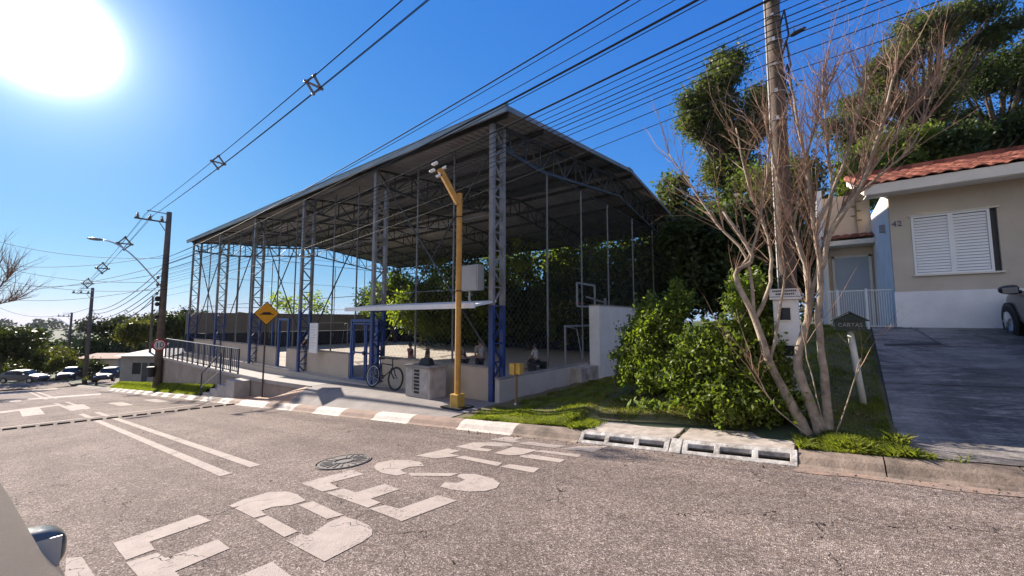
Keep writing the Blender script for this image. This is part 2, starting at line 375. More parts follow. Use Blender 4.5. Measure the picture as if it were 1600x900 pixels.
gy = graded(-10, 50, 1.0, [-2500, -1200, -500, -200, -80, -40, -20, 60, 75, 95, 120, 160, 220, 300, 420, 560, 760, 1000, 1300, 1700, 2300, 3200])
gx += [6.0]; gx = sorted(set(gx) | {-6.35, -6.25, -36.3, -36.1}); gy = sorted(set(gy) | {6.15, 6.3, 7.9, 8.05})
V = [(x, y, G(x, y)) for y in gy for x in gx]; nx = len(gx)
F = [(j * nx + i, j * nx + i + 1, (j + 1) * nx + i + 1, (j + 1) * nx + i) for j in range(len(gy) - 1) for i in range(nx - 1)]
tag(quadmesh('ground', V, F, FIELD, smooth=True), kind='structure')
# road
xs = [-84, -80, -75] + list(np.arange(-72, 40.1, 2.0)); ys = [-6, -3, 0, 2, 4, 6.02]
V = [(x, y, road_z(x, y)) for y in ys for x in xs]; nx = len(xs)
F = [(j * nx + i, j * nx + i + 1, (j + 1) * nx + i + 1, (j + 1) * nx + i) for j in range(len(ys) - 1) for i in range(nx - 1)]
tag(quadmesh('road', V, F, ASPH), kind='structure')
m = MB()                                                   # side street at the foot of the hill
m.add([(x, y, rz(x) + GY * 6 - .02) for x, y in ((-82, 6.0), (-70, 6.0), (-70, 60), (-82, 60))], [(0, 1, 2, 3)])
tag(m.build('side_road', ASPH), kind='structure')
# kerb: sloping face, flat top; painted blocks are real paint on their stretch
kp = [(-70, 2)]
def kx(px, py): return onroad(px, py).x
segs = []
def whites():
    w = []
    for a, b in ((380, 420), (440, 463), (495, 535), (585, 640), (715, 800)):
        y = lambda p: 616 + (p - 250) * .116
        w.append((kx(a, y(a)), kx(b, y(b)), 'w'))
    x = w[0][0] - 1.1
    while x > -48: w.append((x - 1.15, x, 'w')); x -= 2.4
    return sorted(w)
ws = whites(); x = -70; kerb = MB()
KPROF = [(5.90, .006), (5.98, .03), (6.04, .10), (6.10, .135), (6.17, .15), (6.26, .15), (6.26, -.1)]
def kseg(x0, x1, mi, gap=.008):
    kerb.cur = mi; n = len(KPROF); x1 -= gap
    nn = max(1, int((x1 - x0) / 2)); 
    for q in range(nn):
        a = lerp(x0, x1, q / nn); b = lerp(x0, x1, (q + 1) / nn)
        vs = [(a, y, rz(a) + GY * 6 + z) for y, z in KPROF] + [(b, y, rz(b) + GY * 6 + z) for y, z in KPROF]
        fs = [(i, i + 1, i + 1 + n, i + n) for i in range(n - 1)]
        if q == 0: fs.append(tuple(range(n)))
        if q == nn - 1: fs.append(tuple(range(n, 2 * n)))
        kerb.add(vs, fs)
for a, b, _ in ws:
    if a > x: kseg(x, a, 2 if x > -20 else 0)
    kseg(a, b, 1); x = b
kseg(x, -3.225, 0)
xx = -.262
for L in (.78, 1.0, 1.0, 1.0, 1.0, 1.0, 1.0, 1.0, 4, 10): kseg(xx, xx + L, 0, .014); xx += L
tag(kerb.build('kerb', [KERBC, KERBW, KERBR]), kind='structure')

# ------------------------------------------------------------------ road markings (worn paint sheets)
def marking(polys, mat=PAINT, dz=.005):
    m = MB()
    for p in polys: m.add([onroad(a, b, dz) for a, b in p], [tuple(range(len(p)))])
    return tag(m.build('road_marking', mat), kind='structure')
def marking_w(rects, mat=PAINT, dz=.005):
    m = MB()
    for p in rects: m.add([(a, b, road_z(a, b) + dz) for a, b in p], [tuple(range(len(p)))])
    return tag(m.build('road_marking', mat), kind='structure')
def z4(*pts): return [(380 + a / 2.6667, 620 + b / 2.6667) for a, b in pts]
def z3(*pts): return [(a / 3, 600 + b / 3) for a, b in pts]
# letters P E D E S T R E, stencilled across the carriageway
marking([z3((310, 815), (385, 810), (447, 905), (380, 960), (300, 960))])
marking([z3((530, 745), (930, 612), (990, 640), (700, 740), (725, 775), (590, 825), (550, 775)),
         z3((590, 837), (738, 790), (775, 815), (1020, 728), (1078, 770), (820, 878), (870, 930), (700, 960)),
         z3((890, 980), (1140, 890), (1275, 833), (1365, 900), (1080, 1080), (960, 1030))])
marking([[(358, 790), (380, 780), (421, 769), (447, 767.5), (464, 772), (478, 782), (455, 789), (425, 792), (408, 798), (416, 804), (397, 809)],
         [(399, 812), (419, 805.6), (466, 830), (444, 839)], [(466, 789), (489, 783), (536, 804.5), (511, 811)],
         [(447, 845), (470, 834), (481, 837), (515, 815), (537, 807), (560, 813), (575, 820), (582, 828), (581, 836), (567, 846), (507, 877)]])
marking([z4((240, 360), (450, 305), (505, 322), (360, 358), (400, 380), (330, 395)),
         z4((345, 400), (420, 382), (470, 398), (590, 362), (650, 385), (530, 425), (575, 440), (520, 462)),
         z4((525, 466), (590, 450), (650, 466), (810, 410), (890, 432), (660, 518))])
marking([z4((545, 290), (560, 275), (620, 263), (690, 262), (740, 272), (755, 288), (690, 292), (655, 305), (680, 320), (640, 328), (580, 318), (555, 305)),
         z4((690, 316), (900, 318), (865, 330), (700, 329)),
         z4((905, 320), (970, 322), (1040, 340), (1070, 360), (1055, 380), (1010, 392), (940, 395), (870, 387), (820, 374), (840, 356), (895, 358), (925, 345), (890, 332))])
marking([z4((720, 245), (850, 215), (905, 225), (862, 236), (900, 246), (800, 257)), z4((882, 252), (920, 246), (1080, 275), (1060, 288)), z4((1070, 291), (1110, 280), (1235, 297), (1210, 316))])
marking([z4((885, 207), (960, 190), (1040, 188), (1110, 194), (1125, 204), (1080, 208), (1010, 203), (985, 212), (1040, 220), (1020, 228), (960, 222)),
         z4((1045, 234), (1125, 208), (1225, 222), (1165, 240), (1110, 244)), z4((1205, 226), (1250, 222), (1410, 241), (1395, 251)), z4((1155, 244), (1205, 240), (1342, 262), (1320, 274), (1155, 251))])
marking([z4((1025, 178), (1095, 166), (1175, 170), (1130, 181), (1160, 186), (1125, 191)), z4((1128, 193), (1190, 187), (1345, 205), (1300, 213)),
         z4((1320, 216), (1400, 205), (1520, 205), (1460, 230))])
# double centre line
for y0 in (2.08, 2.50):
    marking_w([[(-19.1, y0), (-6.95 if y0 < 2.3 else -7.05, y0), (-6.95 if y0 < 2.3 else -7.05, y0 + .15), (-19.1, y0 + .15)]])
    marking_w([[(-23.0, y0), (-20.3, y0), (-20.3, y0 + .15), (-23.0, y0 + .15)], [(-34, y0), (-25.5, y0), (-25.5, y0 + .15), (-34, y0 + .15)], [(-70, y0), (-40, y0), (-40, y0 + .15), (-70, y0 + .15)]], PAINT_OLD)
# crossing bars and blocks on the raised table
marking_w([[(-20.9, -3), (-20.6, -3), (-20.6, 6), (-20.9, 6)]], PAINT_OLD, .006)
for px in (((30, 641), (62, 637), (70, 647), (35, 651)), ((102, 634), (130, 631.5), (143, 638), (115, 641)), ((167, 629.5), (190, 627.5), (210, 633), (187, 634.5)), ((223, 625), (245, 623.5), (267, 627.5), (245, 629))):
    marking([px], PAINT, .006)
marking([[(43, 622.5), (157, 614.5), (158, 616.8), (44, 625)], [(0, 643), (93, 631.5), (94, 633.5), (0, 646)], [(15, 626.5), (33, 624.8), (33, 627), (15, 628.5)]], PAINT, .007)
marking([[(0, 615), (40, 611.5), (40, 613), (0, 617)], [(50, 609), (90, 606.5), (90, 608), (52, 610.5)]], PAINT_OLD, .007)
# raised studs across the road
ga = onroad(0, 673); gb = onroad(386, 630)
for i in range(17):
    t = (i + .5) / 17; c = ga.lerp(gb, t); c.y += 0; c.x += .12 * sin(t * pi) - .05
    m = MB(); L = .145; w = .06; h = .045
    m.add([(-w, -L, 0), (w, -L, 0), (w, L, 0), (-w, L, 0), (-w * .55, -L * .9, h), (w * .55, -L * .9, h), (w * .55, L * .9, h), (-w * .55, L * .9, h)],
          [(0, 3, 2, 1), (4, 5, 6, 7), (0, 1, 5, 4), (1, 2, 6, 5), (2, 3, 7, 6), (3, 0, 4, 7)])
    if i == 0: st0 = m.build('road_stud', M('stud', (.05, .04, .03), .9, .5, 9, spec=.1)); o = st0
    else: o = st0.copy(); COL.objects.link(o)
    o.location = (c.x, c.y, road_z(c.x, c.y) + .001); o.rotation_euler = (atan(GY), 0, random.uniform(-.05, .05) - .12)
    tag(o, 'low dark raised stud in the row crossing the whole road', 'road stud', 'raised studs in a row across the road')
# earth and grit washed into the gutter
xs = list(np.arange(-.3, 16, .25)); gm, gnt, gb_ = newmat('gutter_grit')
gc_, gv_ = asphalt_nodes(gnt); gf_ = ramp(gnt, noise(gnt, 5, 7, .75), [(.40, (0, 0, 0)), (.60, (1, 1, 1))])
gnt.links.new(mixc(gnt, gf_, gc_, (.34, .225, .16)), gb_.inputs['Base Color']); gb_.inputs['Roughness'].default_value = .95
V = [(x, yy + (.03 * sin(x * 5) + .02 * sin(x * 13) if yy < 5.8 else 0), road_z(x, yy) + .006) for yy in (5.74, 5.93) for x in xs]; nx = len(xs)
tag(quadmesh('gutter_strip', V, [(i, i + 1, nx + i + 1, nx + i) for i in range(nx - 1)], gm), kind='structure')
# manhole cover
mc = onroad(537, 722)
mh = empty('manhole_cover', (mc.x, mc.y, road_z(mc.x, mc.y) + .004), 'round ribbed iron manhole cover set in the asphalt', 'manhole cover', rot=(atan(GY), -atan(GX), 0))
IRON = M('cast_iron', (.17, .145, .13), .75, .35, 12, metal=.3)
m = MB(); m.tube([(0, 0, -.03), (0, 0, .008)], .37, 40); m.build('cover_plate', IRON, mh)
m = MB(); m.torus((0, 0, .001), .40, .013, 'z', 48, 6); m.build('rim', M('rim_iron', (.09, .08, .07), .7), mh)
m = MB()
for k in range(20):
    a = 2 * pi * k / 20; m.bar((.17 * cos(a), .17 * sin(a), .012), (.34 * cos(a), .34 * sin(a), .012), .022, .012)
m.torus((0, 0, .012), .14, .012, 'z', 28, 6); m.build('rib_pattern', M('rib_iron', (.19, .17, .15), .5), mh)
# storm drain inlets
def drain(x0, x1, label, n=3):
    z0 = road_z(x0, 6.0); z1 = road_z(x1, 6.0); e = empty('storm_drain', (x0, 6.0, z0), label, 'storm drain', 'storm drain inlets in the kerb')
    L = x1 - x0; sl = (z1 - z0) / L
    def q(x, y, z): return (x, y, z + sl * x)
    m = MB()
    def slab(a, b, ya, yb, za, zb, th):
        m.hexa([q(a, ya, za - th), q(b, ya, za - th), q(b, yb, zb - th), q(a, yb, zb - th), q(a, ya, za), q(b, ya, za), q(b, yb, zb), q(a, yb, zb)])
    slab(0, L, -.06, -.02, .012, .05, .06); slab(0, L, .055, .10, .125, .165, .06)
    w = L / n; bw = .075
    for i in range(n + 1):
        c = min(max(i * w, bw / 2), L - bw / 2); slab(c - bw / 2, c + bw / 2, -.022, .057, .048, .128, .055)
    m.build('slotted_frame', DRAINW, e, bevel=.008)
    m = MB(); m.box(0.01, L - .01, .04, .30, -.28 , .02); o = m.build('recess', BLACK, e); o.rotation_euler = (0, -atan(sl), 0)
DRAINW = M('drain_white', (.70, .66, .60), .85, .5, 9, bmp=.7, bscale=30, col2=(.20, .17, .14))
drain(-3.22, -1.78, 'white painted drain inlet with three slots, next to the painted word')
drain(-1.60, -.27, 'white painted drain inlet with three slots, nearest the bare tree')
m = MB(); m.hexa([(-1.77, 5.93, road_z(-1.77, 6) - .05), (-1.61, 5.93, road_z(-1.6, 6) - .05), (-1.61, 6.12, kz(-1.6) - .1), (-1.77, 6.12, kz(-1.77) - .1),
                 (-1.77, 5.93, road_z(-1.77, 6) + .02), (-1.61, 5.93, road_z(-1.6, 6) + .02), (-1.61, 6.12, kz(-1.6) + .04), (-1.77, 6.12, kz(-1.77) + .04)])
tag(m.build('kerb_block', DRAINW, bevel=.01), kind='structure')
for k, (xa, xb) in enumerate(((-3.2, -1.75), (-1.68, -.3))):   # cover slabs behind the inlets
    m = MB()
    for (ya, yb) in ((6.115, 6.40), (6.43, 6.80)):
        m.hexa([(xa, ya, kz(xa) - .1), (xb, ya, kz(xb) - .1), (xb, yb, bank(xb, yb) - .06), (xa, yb, bank(xa, yb) - .06),
                (xa, ya, kz(xa) + .035), (xb, ya, kz(xb) + .035), (xb, yb, bank(xb, yb) + .05), (xa, yb, bank(xa, yb) + .05)])
    e = m.build('drain_cover_slab', M('slab_conc', (.50, .44, .38), .9, .4, 5, bmp=.4, col2=(.26, .21, .17)), bevel=.01)
    tag(e, ['pale concrete slab pair on the grass behind the left drain inlet', 'pale concrete slab pair behind the right drain inlet by the bare tree'][k], 'concrete slab', 'slabs over the storm drains')
    origin(e, (xa, 6.1, kz(xa)))

# ------------------------------------------------------------------ pavement, walkway, court floor
def sheet(name, xs, ys, fz, mat, kind='structure', smooth=False):
    nx = len(xs); V = [(x, y, fz(x, y)) for y in ys for x in xs]
    F = [(j * nx + i, j * nx + i + 1, (j + 1) * nx + i + 1, (j + 1) * nx + i) for j in range(len(ys) - 1) for i in range(nx - 1)]
    return tag(quadmesh(name, V, F, mat, smooth=smooth), kind=kind)
def pav(x, y): return lerp(kz(x) + .015, ww(x), min(1, (y - 6.25) / .68)) if y < 6.95 else ww(x)
sheet('pavement', list(np.arange(-14.6, -6.1, .5)), [6.24, 6.4, 6.6, 6.8, 6.95, 7.4, 8.1], pav, WALK)
def lowpav(x, y):
    k = min(1, max(0, (x + 17.4) / 2.8)); return lerp(kz(x) + .015 + .02 * (y - 6.25), lerp(kz(x) + .015, ww(x), min(1, (y - 6.25) / .68)), k)
sheet('lower_pavement', list(np.linspace(-24.4, -14.6, 22)), [6.24, 6.4, 6.6, 6.8, 6.93], lowpav, ORANGE)
m = MB()
xs = list(np.linspace(-36, -14.4, 28))
for a, b in zip(xs[:-1], xs[1:]):
    m.hexa([(a, 6.9, ww(a) - .14), (b, 6.9, ww(b) - .14), (b, 8.2, ww(b) - .14), (a, 8.2, ww(a) - .14), (a, 6.9, ww(a) + .006), (b, 6.9, ww(b) + .006), (b, 8.2, ww(b) + .006), (a, 8.2, ww(a) + .006)])
tag(m.build('walkway', M('walkway_conc', (.36, .33, .30), .85, .2, 2, bmp=.2)), kind='structure')
m = MB()
for a, b in zip(xs[:-1], xs[1:]):
    m.hexa([(a, 6.95, kz(a) - .5), (b, 6.95, kz(b) - .5), (b, 7.1, kz(b) - .5), (a, 7.1, kz(a) - .5), (a, 6.95, ww(a) - .145), (b, 6.95, ww(b) - .145), (b, 7.1, ww(b) - .145), (a, 7.1, ww(a) - .145)])
e = m.build('retaining_wall', M('retain', (.30, .25, .21), .9, .3, 1.5, bmp=.2)); tag(e, 'brownish rendered retaining wall under the raised walkway railing', 'retaining wall'); origin(e, (-30, 7, -2.6))
m = MB(); m.box(-36, -6.75, 8.0, 26.2, -.95, -.66); tag(m.build('court_floor', GRAV), kind='structure')
# grass verge on the left below the walkway
def vg(x, y): return lerp(kz(x) + .01, kz(x) + .42, sm((y - 6.25) / .7))
sheet('verge', list(np.arange(-52, -24.3, .7)), [6.24, 6.5, 6.75, 6.96], vg, SOIL)
# bank on the right
bx = list(np.arange(-6.5, .91, .2)); by = [6.24, 6.4, 6.6, 6.8] + list(np.arange(7, 16.1, .4))
def bankn(x, y):
    n = .035 * sin(x * 3.1 + y * 1.7) * sin(y * 2.3 - x) ; return bank(x, y) + n * sm((y - 6.3) / .6) + .012
dxl = lambda y: .66 + .05 * (y - 6.2)
bx = [x for x in bx if x < .6] + [9]
V = [(min(x, dxl(y) + .02), y, bankn(min(x, dxl(y) + .02), y) - (0 if x < 9 else .01)) for y in by for x in bx]; nx = len(bx)
tag(quadmesh('grass_bank', V, [(j * nx + i, j * nx + i + 1, (j + 1) * nx + i + 1, (j + 1) * nx + i) for j in range(len(by) - 1) for i in range(nx - 1)], SOIL, smooth=True), kind='structure')
ysd = list(np.linspace(6.255, 12.0, 16)); V = []; nxx = 14
for y in ysd:
    for i in range(nxx + 1):
        x = lerp(dxl(y), 12, (i / nxx) ** 1.5); V.append((x, y, lerp(kz(x) + .012, 1.42, sm_ if (sm_ := min(1, max(0, (y - 6.25) / 5.2))) < 1 else 1) + .02))
F = [(j * (nxx + 1) + i, j * (nxx + 1) + i + 1, (j + 1) * (nxx + 1) + i + 1, (j + 1) * (nxx + 1) + i) for j in range(len(ysd) - 1) for i in range(nxx)]
tag(quadmesh('driveway', V, F, DRIVE), kind='structure')
def dz(x, y): return lerp(kz(x) + .012, 1.42, min(1, max(0, (y - 6.25) / 5.2))) + .02
# smooth grey strip on the drive edge
m = MB()
pt = [(.98, 10.2), (1.75, 10.3), (1.45, 11.97), (1.0, 11.97)]
m.add([(x, y, dz(x, y) + .008) for x, y in pt], [(0, 1, 2, 3)]); tag(m.build('driveway_patch', M('tar_patch', (.055, .05, .05), .9, .3, 4, bmp=.3)), kind='structure')
for (x0_, y0_, x1_, y1_, w_) in ((.72, 8.35, 9, 8.2, .022), (1.75, 10.3, 1.45, 11.97, .03), (2.9, 6.4, 2.75, 11.9, .02), (.98, 10.2, 6, 10.15, .02)):
    m = MB(); d_ = Vector((x1_ - x0_, y1_ - y0_, 0)).normalized(); n_ = Vector((-d_.y, d_.x, 0)) * w_ / 2; q_ = []
    for k_ in range(9):
        xx_ = lerp(x0_, x1_, k_ / 8); yy_ = lerp(y0_, y1_, k_ / 8); q_ += [(xx_ + n_.x, yy_ + n_.y, dz(xx_, yy_) + .012), (xx_ - n_.x, yy_ - n_.y, dz(xx_, yy_) + .012)]
    m.add(q_, [(2 * k_, 2 * k_ + 1, 2 * k_ + 3, 2 * k_ + 2) for k_ in range(8)]); tag(m.build('driveway_joint', M('joint', (.33, .29, .25), .95, .6, 8, col2=(.07, .06, .05))), kind='structure')
# ------------------------------------------------------------------ the covered court
X0, X1 = -35.55, -6.36; YF, YB = 8.0, 25.9; ZE = 7.28; YR = 16.9; ZR = 8.3
CX = [-6.95, -12.55, -18.15, -23.75, -29.35, -35.0]
def roofz(y): return lerp(ZE, ZR, 1 - abs(y - YR) / (YR - YF))
court = empty('covered_court', (-21, 17, -.66), 'large grey metal roofed sports court on lattice steel columns painted blue below', 'sports court')
def cb(mb, name, mat, parent=court, **k):
    return local(mb, court).build(name, mat, parent, **k)
def corr(y0, y1, name):
    V = []; p = .25; xs = []; x = X0
    while x < X1: xs += [(x, 0), (x + .10, 0), (x + .12, .065), (x + .21, .065), (x + .23, 0)]; x += p
    ys = [y0, (y0 + y1) / 2, y1]
    V = [(a - court.location.x, y - court.location.y, roofz(y) + h - court.location.z) for y in ys for a, h in xs]; n = len(xs)
    F = [(j * n + i, j * n + i + 1, (j + 1) * n + i + 1, (j + 1) * n + i) for j in range(2) for i in range(n - 1)]
    o = quadmesh(name, V, F, ROOFM, court); s = o.modifiers.new('thick', 'SOLIDIFY'); s.thickness = .012
corr(YF - .15, YR, 'roof_sheet'); corr(YR, YB + .1, 'roof_sheet')
m = MB(); m.box(X0 - .05, X1 + .08, YR - .25, YR + .25, ZR + .05, ZR + .085); cb(m, 'ridge_cap', ROOFM)
m = MB(); z = roofz(YF)
m.prism([(X0 - .05, YF - .22, z + .02), (X0 - .05, YF - .14, z + .02), (X0 - .05, YF - .14, z - .17), (X0 - .05, YF - .19, z - .17)], (X1 - X0 + .15, 0, 0)); cb(m, 'gutter', GUT)
m = MB(); m.prism([(X0, YF - .235, z + .03), (X0, YF - .05, z + .11), (X0, YF - .05, z + .09), (X0, YF - .235, z + .01)], (X1 - X0 + .12, 0, 0)); cb(m, 'eave_flashing', GUT)
for xx in (X1 + .05, X0 - .03):                                      # gable flashing
    m = MB()
    for a, b in ((YF - .2, YR), (YR, YB + .1)): m.bar((xx, a, roofz(a) + .0), (xx, b, roofz(b) + .0), .03, .15)
    cb(m, 'gable_flashing', ROOFM)
for k in range(11):                                                # purlins
    y = lerp(YF + .12, YB - .12, k / 10); y += .3 if k == 5 else 0; zz = roofz(y) - .09
    m = MB(); m.bar((X0 + .1, y, zz), (X1 - .05, y, zz), .06, .16); cb(m, 'purlin', STEEL)
def lattice(m, a, b, off, n, w, wd):
    a = Vector(a); b = Vector(b); off = Vector(off)
    for p, q in ((a, b), (a + off, b + off)): m.bar(p, q, w, w * 1.2, up=off)
    for i in range(n):
        t0, t1 = i / n, (i + 1) / n; p = a.lerp(b, t0); q = a.lerp(b, t1)
        if i % 2: m.bar(p, q + off, wd)
        else: m.bar(p + off, q, wd)
        m.bar(q, q + off, wd * .8)
def truss(x):
    m = MB(); d = .85; n = 11
    for (y0, y1) in ((YF + .1, YR), (YB - .1, YR)):
        T = []; B = []
        for i in range(n + 1):
            y = lerp(y0, y1, i / n); zt = roofz(y) - .2; T.append(Vector((x, y, zt))); B.append(Vector((x, y, zt - lerp(.55, .95, min(1, i / 3)) + (.12 * (i / n)))))
        for i in range(n):
            m.bar(T[i], T[i + 1], .08, .09); m.bar(B[i], B[i + 1], .08, .09)
            m.bar(B[i] if i % 2 else T[i], T[i + 1] if i % 2 else B[i + 1], .045)
            m.bar(T[i], B[i], .045)
    m.bar(T[-1], B[-1], .05); cb(m, 'roof_truss', STEEL)
for x in CX: truss(x)
for y0, y1, base in ((YF + .1, YF + .55, None), (YB - .1, YB - .55, None)):
    for x in CX:
        m = MB(); z0 = (ww(x) if y0 < 10 else -.66); zt = roofz(y0) - .2; H = zt - z0
        for y in (y0, y1): m.bar((x, y, z0), (x, y, zt), .15, .10, up=(0, 1, 0))
        n = 15
        for i in range(n):
            a = z0 + H * i / n; b = z0 + H * (i + 1) / n
            m.bar((x, y0, a), (x, y1, b), .045) if i % 2 else m.bar((x, y1, a), (x, y0, b), .045)
            m.bar((x, y0, b), (x, y1, b), .04)
        cb(m, 'column', COLM)
# back and end eave lattices, stays
m = MB(); lattice(m, (CX[-1], YB - .2, 6.9), (CX[0], YB - .2, 6.9), (0, 0, -.5), 40, .05, .035); cb(m, 'eave_beam', STEEL)
for (a, b) in (((CX[0], YF + .3, 6.55), (CX[0], YB - .3, 6.55)), ((CX[-1], YF + .3, 6.5), (CX[-1], YB - .3, 6.5))):
    m = MB(); m.tube([a, b], .025, 6); cb(m, 'tie_bar', STEEL)
for i in range(5):
    for s_ in (0, 1):
        m = MB(); a = CX[i + s_]; b = CX[i + 1 - s_]; yy = YF + .32 + .1 * s_
        if i in (0, 2, 4) or s_: m.tube([(a, yy, .35), (b, yy, 6.9)], .028, 6); cb(m, 'diagonal_brace', STEEL)
for i in range(0, 5, 2):
    m = MB(); m.tube([(CX[i], YB - .3, 0), (CX[i + 1], YB - .3, 6.5)], .03, 6); cb(m, 'diagonal_brace', STEEL)
# safety net with its posts
net = empty('safety_net', (-21, YF + .7, .3), 'tall thin wire mesh net hung round the court between the columns', 'net')
def nb(mb, name, mat): return local(mb, net).build(name, mat, net)
for i, x in enumerate((-9.0, -10.8, -14.55, -16.4, -20.0, -21.9, -25.6, -27.5, -31.2, -33.1)):
    m = MB(); m.tube([(x, YF + .62, .25), (x, YF + .62, 7.05)], .032, 8); nb(m, 'net_post', M('pipe_grey', (.17, .175, .18), .5, .3, 3, metal=.2))
PIPE = MATS['pipe_grey']
for y in (10.9, 13.3, 15.7, 18.6, 21.6):
    m = MB(); m.tube([(CX[0], y, .1), (CX[0], y, 6.55)], .032, 8); nb(m, 'net_post', PIPE)
    m = MB(); m.tube([(CX[-1], y, .1), (CX[-1], y, 6.5)], .032, 8); nb(m, 'net_post', PIPE)
for zc in (2.55, 4.7, 6.9):
    m = MB(); m.tube([(CX[0], YF + .62, zc), (CX[-1], YF + .62, zc)], .014, 5); nb(m, 'net_rail', PIPE)
    m = MB(); m.tube([(CX[0], YB - .8, zc), (CX[-1], YB - .8, zc)], .014, 5); nb(m, 'net_rail', PIPE)
    m = MB(); m.tube([(CX[-1] + .1, YF + .62, zc), (CX[-1] + .1, YB - .8, zc)], .014, 5); nb(m, 'net_rail', PIPE)
def netting(fn, L, H, sp, r):
    V = []; Fq = []
    k = -H
    while k < L:
        for sg in (0, 1):
            a0, a1 = k, k + H; u0, u1 = max(0, a0), min(L, a1)
            if u1 - u0 < .05: continue
            v0 = u0 - a0; v1 = u1 - a0
            if sg: v0, v1 = H - v0, H - v1
            p, q = fn(u0, v0), fn(u1, v1); d = (q - p).normalized(); s_ = Vector((0, 0, 1)).cross(d); s_ = s_.normalized() * r; u = d.cross(s_).normalized() * r
            o = len(V); V += [p + s_, p - s_ * .5 + u, p - s_ * .5 - u, q + s_, q - s_ * .5 + u, q - s_ * .5 - u]
            Fq += [(o, o + 1, o + 4, o + 3), (o + 1, o + 2, o + 5, o + 4), (o + 2, o, o + 3, o + 5)]
        k += sp
    return V, Fq
LN = net.location
for nm_, fn, L, H in (('mesh_front', lambda u, v: Vector((CX[-1] + u, YF + .64, .3 + v)) - LN, 28.0, 6.6), ('mesh_back', lambda u, v: Vector((CX[-1] + u, YB - .82, 1.1 + v)) - LN, 28.0, 5.6),
                 ('mesh_end', lambda u, v: Vector((CX[-1] + .12, YF + .6 + u, 2.1 + v)) - LN, 16.5, 4.4), ('mesh_end', lambda u, v: Vector((CX[0], YF + .6 + u, .3 + v)) - LN, 16.5, 6.2)):
    V, Fq = netting(fn, L, H, .21, .0018)
    quadmesh('net_mesh', V, Fq, M('net_cord', (.25, .25, .25), .6), net)
# low walls
def wallbox(name, x0, x1, y0, y1, zt, mat, label, cat='wall', cap=True, zb=-1.3, group=None):
    e = empty(name, ((x0 + x1) / 2, (y0 + y1) / 2, zb + .4), label, cat, group)
    m = MB(); m.box(x0, x1, y0, y1, zb, zt); local(m, e).build('wall_panel', mat, e)
    if cap: m = MB(); m.box(x0 - .0, x1 + .0, y0 - .02, y1 + .02, zt + .002, zt + .045); local(m, e).build('coping', CONC, e)
    return e
wy0, wy1 = YF + .42, YF + .57
for k, (a, b) in enumerate(((-12.42, -7.05), (-18.02, -14.6), (-23.6, -18.3), (-29.2, -23.9), (-34.9, -29.5))):
    if k == 2:
        wallbox('low_wall', -20.1, -18.3, wy0, wy1, .24, WALLG, 'short beige low wall right of the narrow opening behind the amber sign', group='low walls along the court')
        wallbox('low_wall', -23.6, -21.3, wy0, wy1, .24, WALLG, 'short beige low wall left of the narrow opening behind the amber sign', group='low walls along the court')
    else:
        wallbox('low_wall', a, b, wy0, wy1, .26, WALLG, ['beige low wall behind the bicycle and the white cabinet', 'beige low wall under the white notice board, left of the blue gate', '', 'beige low wall behind the end of the railing', 'far beige low wall of the court behind the railing'][k], group='low walls along the court')
wallbox('low_wall', CX[0] + .12, CX[0] + .27, YF + .1, 14.2, .02, WALLP, 'grey low wall along the near end of the court, above the grass', zb=-1.0)
# stepped wall piece and tall white wall
e = empty('white_wall', (-6.5, 14.2, -.7), 'tall whitewashed wall with bright end beside the court goal, behind the bush', 'wall')
m = MB(); m.box(-6.62, -6.22, 13.2, 20.5, -.9, 2.12); local(m, e).build('wall_body', M('whitewash', (.80, .77, .73), .9, .12, 1.2, bmp=.1, col2=(.62, .59, .55)), e)
m = MB(); m.box(-6.68, -6.28, 11.9, 13.15, -.9, -.02); local(m, e).build('step_block', M('whitewash_stained', (.55, .50, .44), .9, .5, 2.5, col2=(.22, .18, .15)), e)
m = MB(); m.box(-6.64, -6.20, 13.18, 20.52, 2.123, 2.16); local(m, e).build('coping', CONC, e)
# end screens
e = empty('screen_wall', (-36.1, 15, -.66), 'dull grey sheet screen wall at the far end of the court with dark foot', 'wall')
m = MB(); m.box(-36.2, -36.1, 8.2, 26.4, .62, 2.15); local(m, e).build('sheet_panel', SHEETG, e)
m = MB(); m.box(-36.19, -36.09, 8.2, 26.4, -1.0, .6); local(m, e).build('dark_band', DARKB, e)
e = empty('back_wall_screen', (-21, 26.3, -.66), 'low dark screen wall along the back of the court under the trees', 'wall')
m = MB(); m.box(-36, -6.4, 26.3, 26.42, -1.0, .75); local(m, e).build('dark_band', DARKB, e)
# blue gate between columns 2 and 3
g0, g1 = -14.45, -12.72; zg = ww(-13.5) + .03
gt = empty('court_gate', (g0, wy0 + .03, zg), 'open blue steel framed gate with wire mesh, left of the bicycle', 'gate')
m = MB()
for x in (0, g1 - g0): m.box(x - .05, x + .05, -.05, .05, 0, 2.3)
m.box(0, g1 - g0, -.04, .04, 2.22, 2.32); m.build('gate_frame', BLUE, gt)
m = MB()
for x in (.10, .92, 1.02, g1 - g0 - .1): m.box(x - .03, x + .03, -.03, .03, .05, 2.18)
for zz in (.08, 1.05, 2.15):
    m.box(.12, .9, -.025, .025, zz - .03, zz + .03); m.box(1.04, g1 - g0 - .12, -.025, .025, zz - .03, zz + .03)
m.build('gate_leaf', BLUE, gt)
m = MB(); m.box(.86, .98, -.07, -.032, .98, 1.12); m.build('latch', BLACK, gt)
m = MB()
m.bar((-.0, 0, 0), (g1 - g0, 0, 0), .1, .04); m.build('threshold', BLUE, gt)
